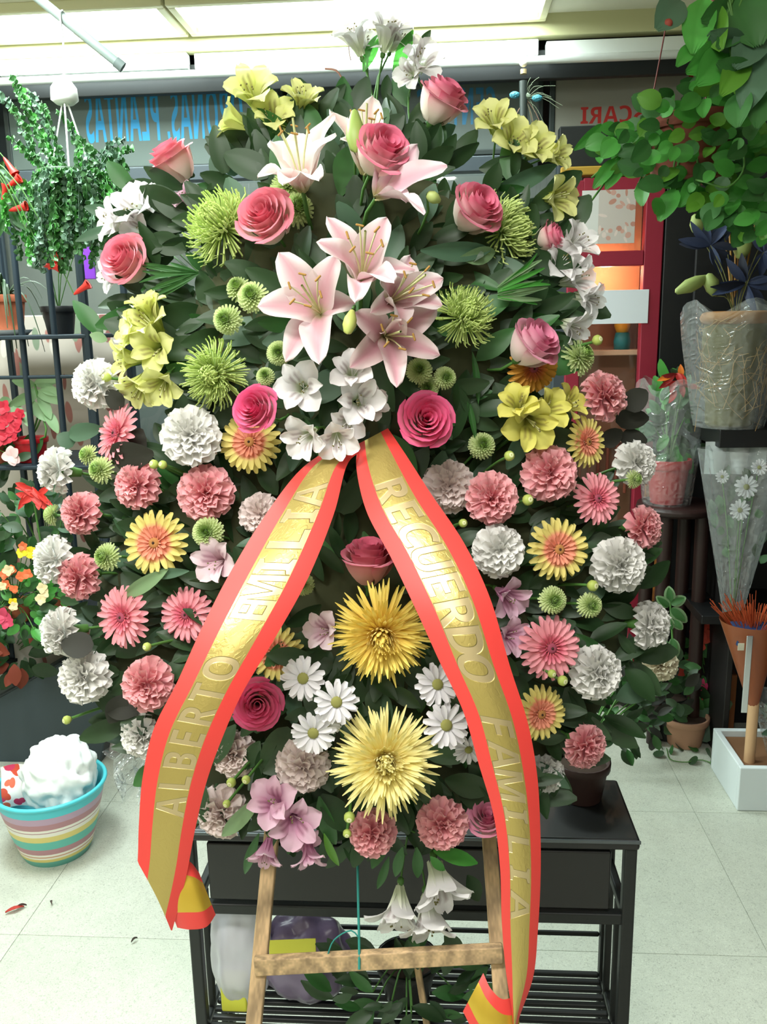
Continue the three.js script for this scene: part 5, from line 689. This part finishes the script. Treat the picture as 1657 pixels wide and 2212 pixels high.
  const cs = (name, label, base, rb, rt, h, mat) => { const g = gridGeo(48, 10, (u, v) => { const a = u * Math.PI, q = lerp(rb, rt, Math.pow(v, .8)) * (1 + .06 * Math.sin(a * 7 + v * 4) * v + .03 * Math.sin(a * 17)); return [Math.cos(a) * q, v * h + .02 * Math.sin(a * 5) * v, Math.sin(a) * q]; }); const m = single(name, g, mat, label, 'cellophane'); m.position.copy(base); return m; };
  cs('cellophane_sleeve', 'clear cellophane sleeve round the raffia vase', V(vx, sy + .002, vz), .1, .15, .36, M.cello);
  // round side table with the red pot
  const dt = 2.86, tc = at(1462, 1086, dt), tt = thing('side_table', 'dark brown side table under the red flower pot', 'table', V(tc.x, 0, tc.z)), br = std(0x2a1714, .45); part('table_top', lathe([[0, tc.y - .03], [.12, tc.y - .03], [.132, tc.y - .016], [.128, tc.y], [0, tc.y]], 32), br, tt);
  for (let i = 0; i < 4; i++) { const a = i * 1.571 + .55; part('leg', bar(V(Math.cos(a) * .1, 0, Math.sin(a) * .07), V(Math.cos(a) * .09, tc.y - .02, Math.sin(a) * .07), .024, 8), br, tt); }
  const rp = thing('red_pot_plant', 'red plastic pot holding a leafy green plant with a red bloom', 'plant', V(at(1440, 1080, dt).x, tc.y, tc.z)); potInto(rp, .072, .15, M.redPlastic); bush(rp, rp.position.clone().add(V(0, .13, 0)), 1462, 910, dt, 52, 95, 80, 40, [M.leafMid, M.leafFresh, M.leafDark], UL.oval, { w: .55 });
  for (let i = 0; i < 14; i++) { const a = rr(0, 6.28), x = 1468 + rr(-16, 16), y = 815 + rr(-14, 30); leafAt(rp, rp.position, at(x, y, dt - .06), at(x + Math.cos(a) * 30, y + Math.sin(a) * 26, dt - .08), .02, [std(0xb01c18, .5), std(0x8a1414, .5), std(0xd8701c, .5)][i % 5 === 4 ? 2 : i % 2], UL.lance, rr(-.5, .5), 'bract'); }
  cs('cellophane_sleeve', 'clear cellophane sleeve round the red pot plant', rp.position.clone(), .076, .112, .4, M.cello);
  // wooden board behind the table
  const wb = single('wooden_board', box(.06, .38, .012, 0, .19, 0), std(0xffffff, .8, 0, { map: woodTex, color: 0xc98a4a }), 'upright tan wooden board beside the dark table leg', 'board'); { const p = at(1432, 1185, 2.9); wb.position.set(p.x, p.y - .19, -3.03); wb.userData.rest = 1; delete wb.userData.rest; const fl = wb.position.y; wb.geometry = box(.06, .38 + fl, .012, 0, (.38 + fl) / 2, 0); wb.position.y = 0; }
  // wrapped daisy bouquet on a dark stand
  const bq = thing('wrapped_bouquet', 'bouquet of white daisies in crinkled clear wrap under the black shelf', 'bouquet', V(at(1590, 1150, 2.6).x, .515, at(1590, 1150, 2.6).z + .02)), BO = bq.position, by = at(1590, 1010, 2.55).y - .515;
  part('wrap', gridGeo(40, 8, (u, v) => { const a = u * Math.PI, q = lerp(.02, .125, v) * (1 + .08 * Math.sin(a * 8)); return [Math.cos(a) * q, v * (by + .06), Math.sin(a) * q * .7]; }), M.cello, bq);
  for (const [x, y, w] of [[1612, 1052, 52], [1598, 1102, 46], [1560, 1030, 30], [1640, 1010, 36]]) { const p = at(x, y, 2.52).sub(BO), f = proto('daisy0', () => daisyPrototype(3)).clone(); f.name = 'daisy_bloom'; bq.add(f); f.position.copy(p); f.quaternion.copy(camera.quaternion); f.scale.setScalar(w * mpp(2.52)); part('stem', tube([V(0, .01, 0), V(p.x * .5, p.y * .6, p.z * .5), p], .0018, 6, 4), M.stem, bq); }
  for (let i = 0; i < 22; i++) { const x = rr(1540, 1650), y = rr(1030, 1230); leafAt(bq, BO, at(x, y, 2.6), at(x + rr(-16, 16), y - rr(10, 45), 2.59), .026, [M.leafDark, M.leafMid][i % 2], UL.lance, rr(-.5, .5)); }
  part('white_paper', gridGeo(8, 5, (u, v) => [u * .09, by - .03 + v * .1, -.07 + .015 * Math.sin(u * 9)]), std(0xb9bfc0, .7), bq, 'white paper collar'); part('kraft_paper', gridGeo(6, 5, (u, v) => [.1 + u * .03, by - .13 + v * .18, .02 + .02 * Math.sin(u * 5)]), std(0x9a6a44, .8), bq, 'brown kraft paper');
  const bb = single('blue_box', box(.11, .05, .08, 0, .025, 0), std(0x1d3a66, .5), 'small dark blue box beside the wrapped daisies', 'box'); bb.position.set(at(1640, 1170, 2.45).x, .515, at(1640, 1170, 2.45).z); { const g = thing('price_tag', 'small cream price tag in front of the blue box', 'tag', V(at(1607, 1165, 2.42).x, .515, at(1607, 1165, 2.42).z + .04)); part('card', box(.018, .022, .002, 0, .011, 0), std(0xc9c4ae, .7), g); }
  // variegated plant on the floor behind the rim
  const vg = thing('variegated_plant', 'plant with cream-edged green leaves beside the rim carnation', 'plant', V(onZ(1440, 1500, -2.86).x, 0, -2.86)); potInto(vg, .08, .16, M.black); part('stem', tube([V(0, .14, 0), at(1455, 1450, 2.75).sub(vg.position), at(1448, 1300, 2.75).sub(vg.position)], .004, 8, 5), M.stem, vg);
  for (const [x0, y0, x1, y1, w] of [[1450, 1305, 1482, 1290, 24], [1448, 1300, 1445, 1268, 24], [1450, 1315, 1485, 1345, 28], [1445, 1310, 1420, 1290, 22], [1450, 1360, 1440, 1330, 22], [1452, 1380, 1462, 1420, 24], [1450, 1390, 1435, 1430, 22], [1455, 1340, 1475, 1360, 20]]) { leafAt(vg, vg.position, at(x0, y0, 2.72), at(x1, y1, 2.71), w * mpp(2.72), M.leafPale, UL.oval); leafAt(vg, vg.position, at(x0, y0, 2.715), at(lerp(x0, x1, .88), lerp(y0, y1, .88), 2.702), w * .6 * mpp(2.72), M.leafMid, UL.oval, 0, 'leaf_centre'); }
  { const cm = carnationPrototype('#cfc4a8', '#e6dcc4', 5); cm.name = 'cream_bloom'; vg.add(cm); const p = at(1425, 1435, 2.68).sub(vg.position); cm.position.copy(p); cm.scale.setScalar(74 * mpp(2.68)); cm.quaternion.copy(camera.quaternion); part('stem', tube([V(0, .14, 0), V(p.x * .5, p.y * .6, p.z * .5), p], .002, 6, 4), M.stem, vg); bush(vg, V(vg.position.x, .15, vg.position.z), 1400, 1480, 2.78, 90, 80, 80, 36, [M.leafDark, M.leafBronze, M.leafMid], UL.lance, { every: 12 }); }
  // orange and red wrapped flowers, kraft box, roll
  const ob = thing('orange_dried_bunch', 'bunch of rusty orange dried grass wrapped in a cellophane cone', 'bouquet', V(onZ(1625, 1560, -2.45).x, 0, -2.45)), OO = ob.position; const gy = at(1590, 1330, 2.55).y;
  part('cone', gridGeo(36, 6, (u, v) => { const a = u * Math.PI, q = lerp(.012, .085, v); return [Math.cos(a) * q - v * .03, lerp(.3, gy, v), Math.sin(a) * q]; }), sheet(0xa85a30, .35, .4), ob, 'rust coloured wrap'); const gr = []; for (let i = 0; i < 120; i++) { const a = rr(0, 6.28), q = rr(0, .09); gr.push(tube([V(-.02, gy - .1, 0), V(Math.cos(a) * q - .03, gy + .01, Math.sin(a) * q), V(Math.cos(a) * q * 1.3 - .035, gy + rr(.02, .06), Math.sin(a) * q * 1.3)], .0014, 4, 3)); } part('dried_grass', merge(gr), std(0xb4491c, .8), ob).userData.kind = 'stuff'; part('handle', bar(V(0, .0, 0), V(0, .32, 0), .016, 10), std(0xc9a27a, .7), ob); part('foil_strip', box(.018, gy - .34, .004, -.055, (gy + .3) / 2, .078), std(0xd8dcde, .15, .8), ob, 'silver foil strip');
  const co = thing('coral_flowering_plant', 'coral red flowering plant beside the rusty orange bunch', 'plant', V(onZ(1535, 1500, -2.93).x, 0, -2.93)); potInto(co, .07, .14, M.black); bush(co, co.position.clone().add(V(0, .13, 0)), 1525, 1420, 3.0, 40, 110, 60, 34, [M.leafDark, M.leafMid, std(0xb03a2c, .6)], UL.oval, { every: 8 });
  { const mt = std(0xd04a38, .55), mo = std(0xc87a28, .6); for (const [x, y, w, o] of [[1520, 1345, 40], [1512, 1370, 36], [1530, 1375, 34], [1510, 1395, 30], [1525, 1330, 30], [1555, 1300, 26, 1], [1570, 1285, 24, 1], [1545, 1320, 24, 1], [1562, 1265, 18, 1], [1585, 1280, 20, 1]]) { const p = at(x, y, 2.95).sub(co.position), f = new THREE.Group(); f.name = 'bloom'; f.position.copy(p); f.quaternion.copy(camera.quaternion); co.add(f); for (let k = 0; k < 5; k++) setPetal(part('petal', proto('hbp', () => leafRound(.5, .5)), o ? mo : mt, f), k * 1.257 + rr(0, 1), rr(.1, .5)); f.scale.setScalar(w * mpp(2.95)); part('stem', tube([V(0, .12, 0), V(p.x * .6, p.y * .7, p.z * .6), p], .0014, 5, 4), M.stem, co); } }
  const kb = single('kraft_box', box(.095, .3, .06, 0, .15, 0), std(0xa8683c, .8), 'kraft brown carton standing behind the cyclamen', 'box'); { const p = at(1558, 1450, 3.0); kb.geometry = box(.095, p.y, .06, 0, p.y / 2, 0); kb.position.set(p.x, 0, p.z); }
  // cyclamen with trailing ivy
  const cp = onY(1488, 1622, 0), cy = thing('cyclamen_pot', 'pink flowering plant with silvery leaves in a pale clay bowl', 'plant', V(cp.x, 0, cp.z - .06)); potInto(cy, .078, .105, std(0xb78a70, .85)); const CO = cy.position, dc = depthOf(CO);
  for (const [x0, y0, x1, y1, w, m] of [[1500, 1560, 1570, 1545, 50, 'leafGrey'], [1510, 1545, 1580, 1520, 44, 'leafPale'], [1490, 1540, 1470, 1530, 36, 'leafPale'], [1500, 1550, 1530, 1600, 50, 'leafGrey'], [1520, 1560, 1575, 1590, 46, 'leafPale'], [1480, 1545, 1450, 1560, 34, 'leafMid'], [1500, 1540, 1500, 1505, 40, 'leafMid'], [1520, 1540, 1545, 1515, 40, 'leafMid'], [1470, 1555, 1440, 1580, 36, 'leafDark']]) leafAt(cy, CO, at(x0, y0, dc), at(x1, y1, dc - .05), w * mpp(dc), M[m], UL.oval, rr(-.3, .3));
  for (const [x, y] of [[1502, 1490], [1518, 1482], [1525, 1492]]) { const p = at(x, y, dc).sub(CO); for (let k = 0; k < 4; k++) { const a = k * 1.3 + .2; leafAt(cy, CO, p.clone().add(CO), at(x + Math.cos(a) * 18, y - Math.abs(Math.sin(a)) * 14, dc - .02), .014, std(0xe0477a, .5), UL.oval, 0, 'petal'); } part('stem', tube([V(0, .09, 0), V(p.x * .7, p.y * .7, p.z), p], .0016, 6, 4), M.stem, cy); }
  const iv = thing('trailing_ivy', 'ivy tendril trailing over the floor in front of the clay bowl', 'plant', V(CO.x, 0, CO.z + .08)), ip = [[1440, 1620], [1450, 1645], [1480, 1650], [1515, 1645], [1545, 1655]]; part('stem', tube(ip.map(([x, y]) => onY(x, y, 0).setY(.006).sub(iv.position)), .0018, 16, 5), M.stem, iv);
  for (const [x, y] of [[1430, 1622], [1452, 1632], [1470, 1625], [1500, 1628], [1500, 1655], [1540, 1658], [1420, 1615], [1425, 1640], [1535, 1640]]) { const a = onY(x, y, 0).setY(.008), m = part('leaf', UL.oval, [M.leafMid, M.leafDark][(x + y) % 2], iv); m.position.copy(a).sub(iv.position); m.rotation.set(-1.3, rr(-1.5, 1.5), 0); m.scale.setScalar(.038); }
  // polystyrene box
  const A = onY(1592, 1752, 0), sb = thing('polystyrene_box', 'white polystyrene planter box filled with brown soil', 'box', V(A.x + .11, 0, A.z - .13)), bh = at(1592, 1662, depthOf(A) * .985).y, bw = .22, bd = .26, sm = std(0xd9e2e4, .8);
  part('front_wall', box(bw, bh, .02, 0, bh / 2, bd / 2 - .01), sm, sb); part('back_wall', box(bw, bh, .02, 0, bh / 2, -bd / 2 + .01), sm, sb); part('side_wall', box(.02, bh, bd - .04, -bw / 2 + .01, bh / 2, 0), sm, sb); part('side_wall', box(.02, bh, bd - .04, bw / 2 - .01, bh / 2, 0), sm, sb); part('bottom', box(bw - .04, .02, bd - .04, 0, .01, 0), sm, sb); part('soil', box(bw - .04, .02, bd - .04, 0, bh - .03, 0), std(0x7a5638, .95), sb); part('notch', box(.018, .03, .003, .035, .016, bd / 2), std(0x4a4d4c, .8), sb);
  const pk = thing('pink_plant', 'small pink flowering plant in clear wrap in the polystyrene box', 'plant', V(A.x + .14, bh - .02, A.z - .1)); part('stem', bar(V(0, 0, 0), V(0, .12, 0), .004, 6), M.stem, pk); for (let i = 0; i < 12; i++) leafAt(pk, pk.position, pk.position.clone().add(V(0, .09, 0)), pk.position.clone().add(V(rr(-.06, .06), .13 + rr(-.03, .05), rr(-.02, .05))), .026, [sheet(0xc95a7a, .2), M.leafGrey, sheet(0xc95a7a, .2)][i % 3], UL.oval, rr(-.5, .5), i % 3 === 1 ? 'leaf' : 'petal'); part('wrap', gridGeo(24, 5, (u, v) => { const a = u * Math.PI, q = lerp(.02, .075, v) * (1 + .1 * Math.sin(a * 6)); return [Math.cos(a) * q, v * .2, Math.sin(a) * q]; }), M.cello, pk);
}
function crumpledAt(rx, ry, rz, seed, p) { const g = crumpled(rx, ry, rz, seed); g.translate(p.x, p.y, p.z); return g; }

// ------------------------------------------------------------------ shadows on, hand over
scene.traverse((o) => { if (o.isMesh) { o.castShadow = true; o.receiveShadow = true; } });
renderer.render(scene, camera);
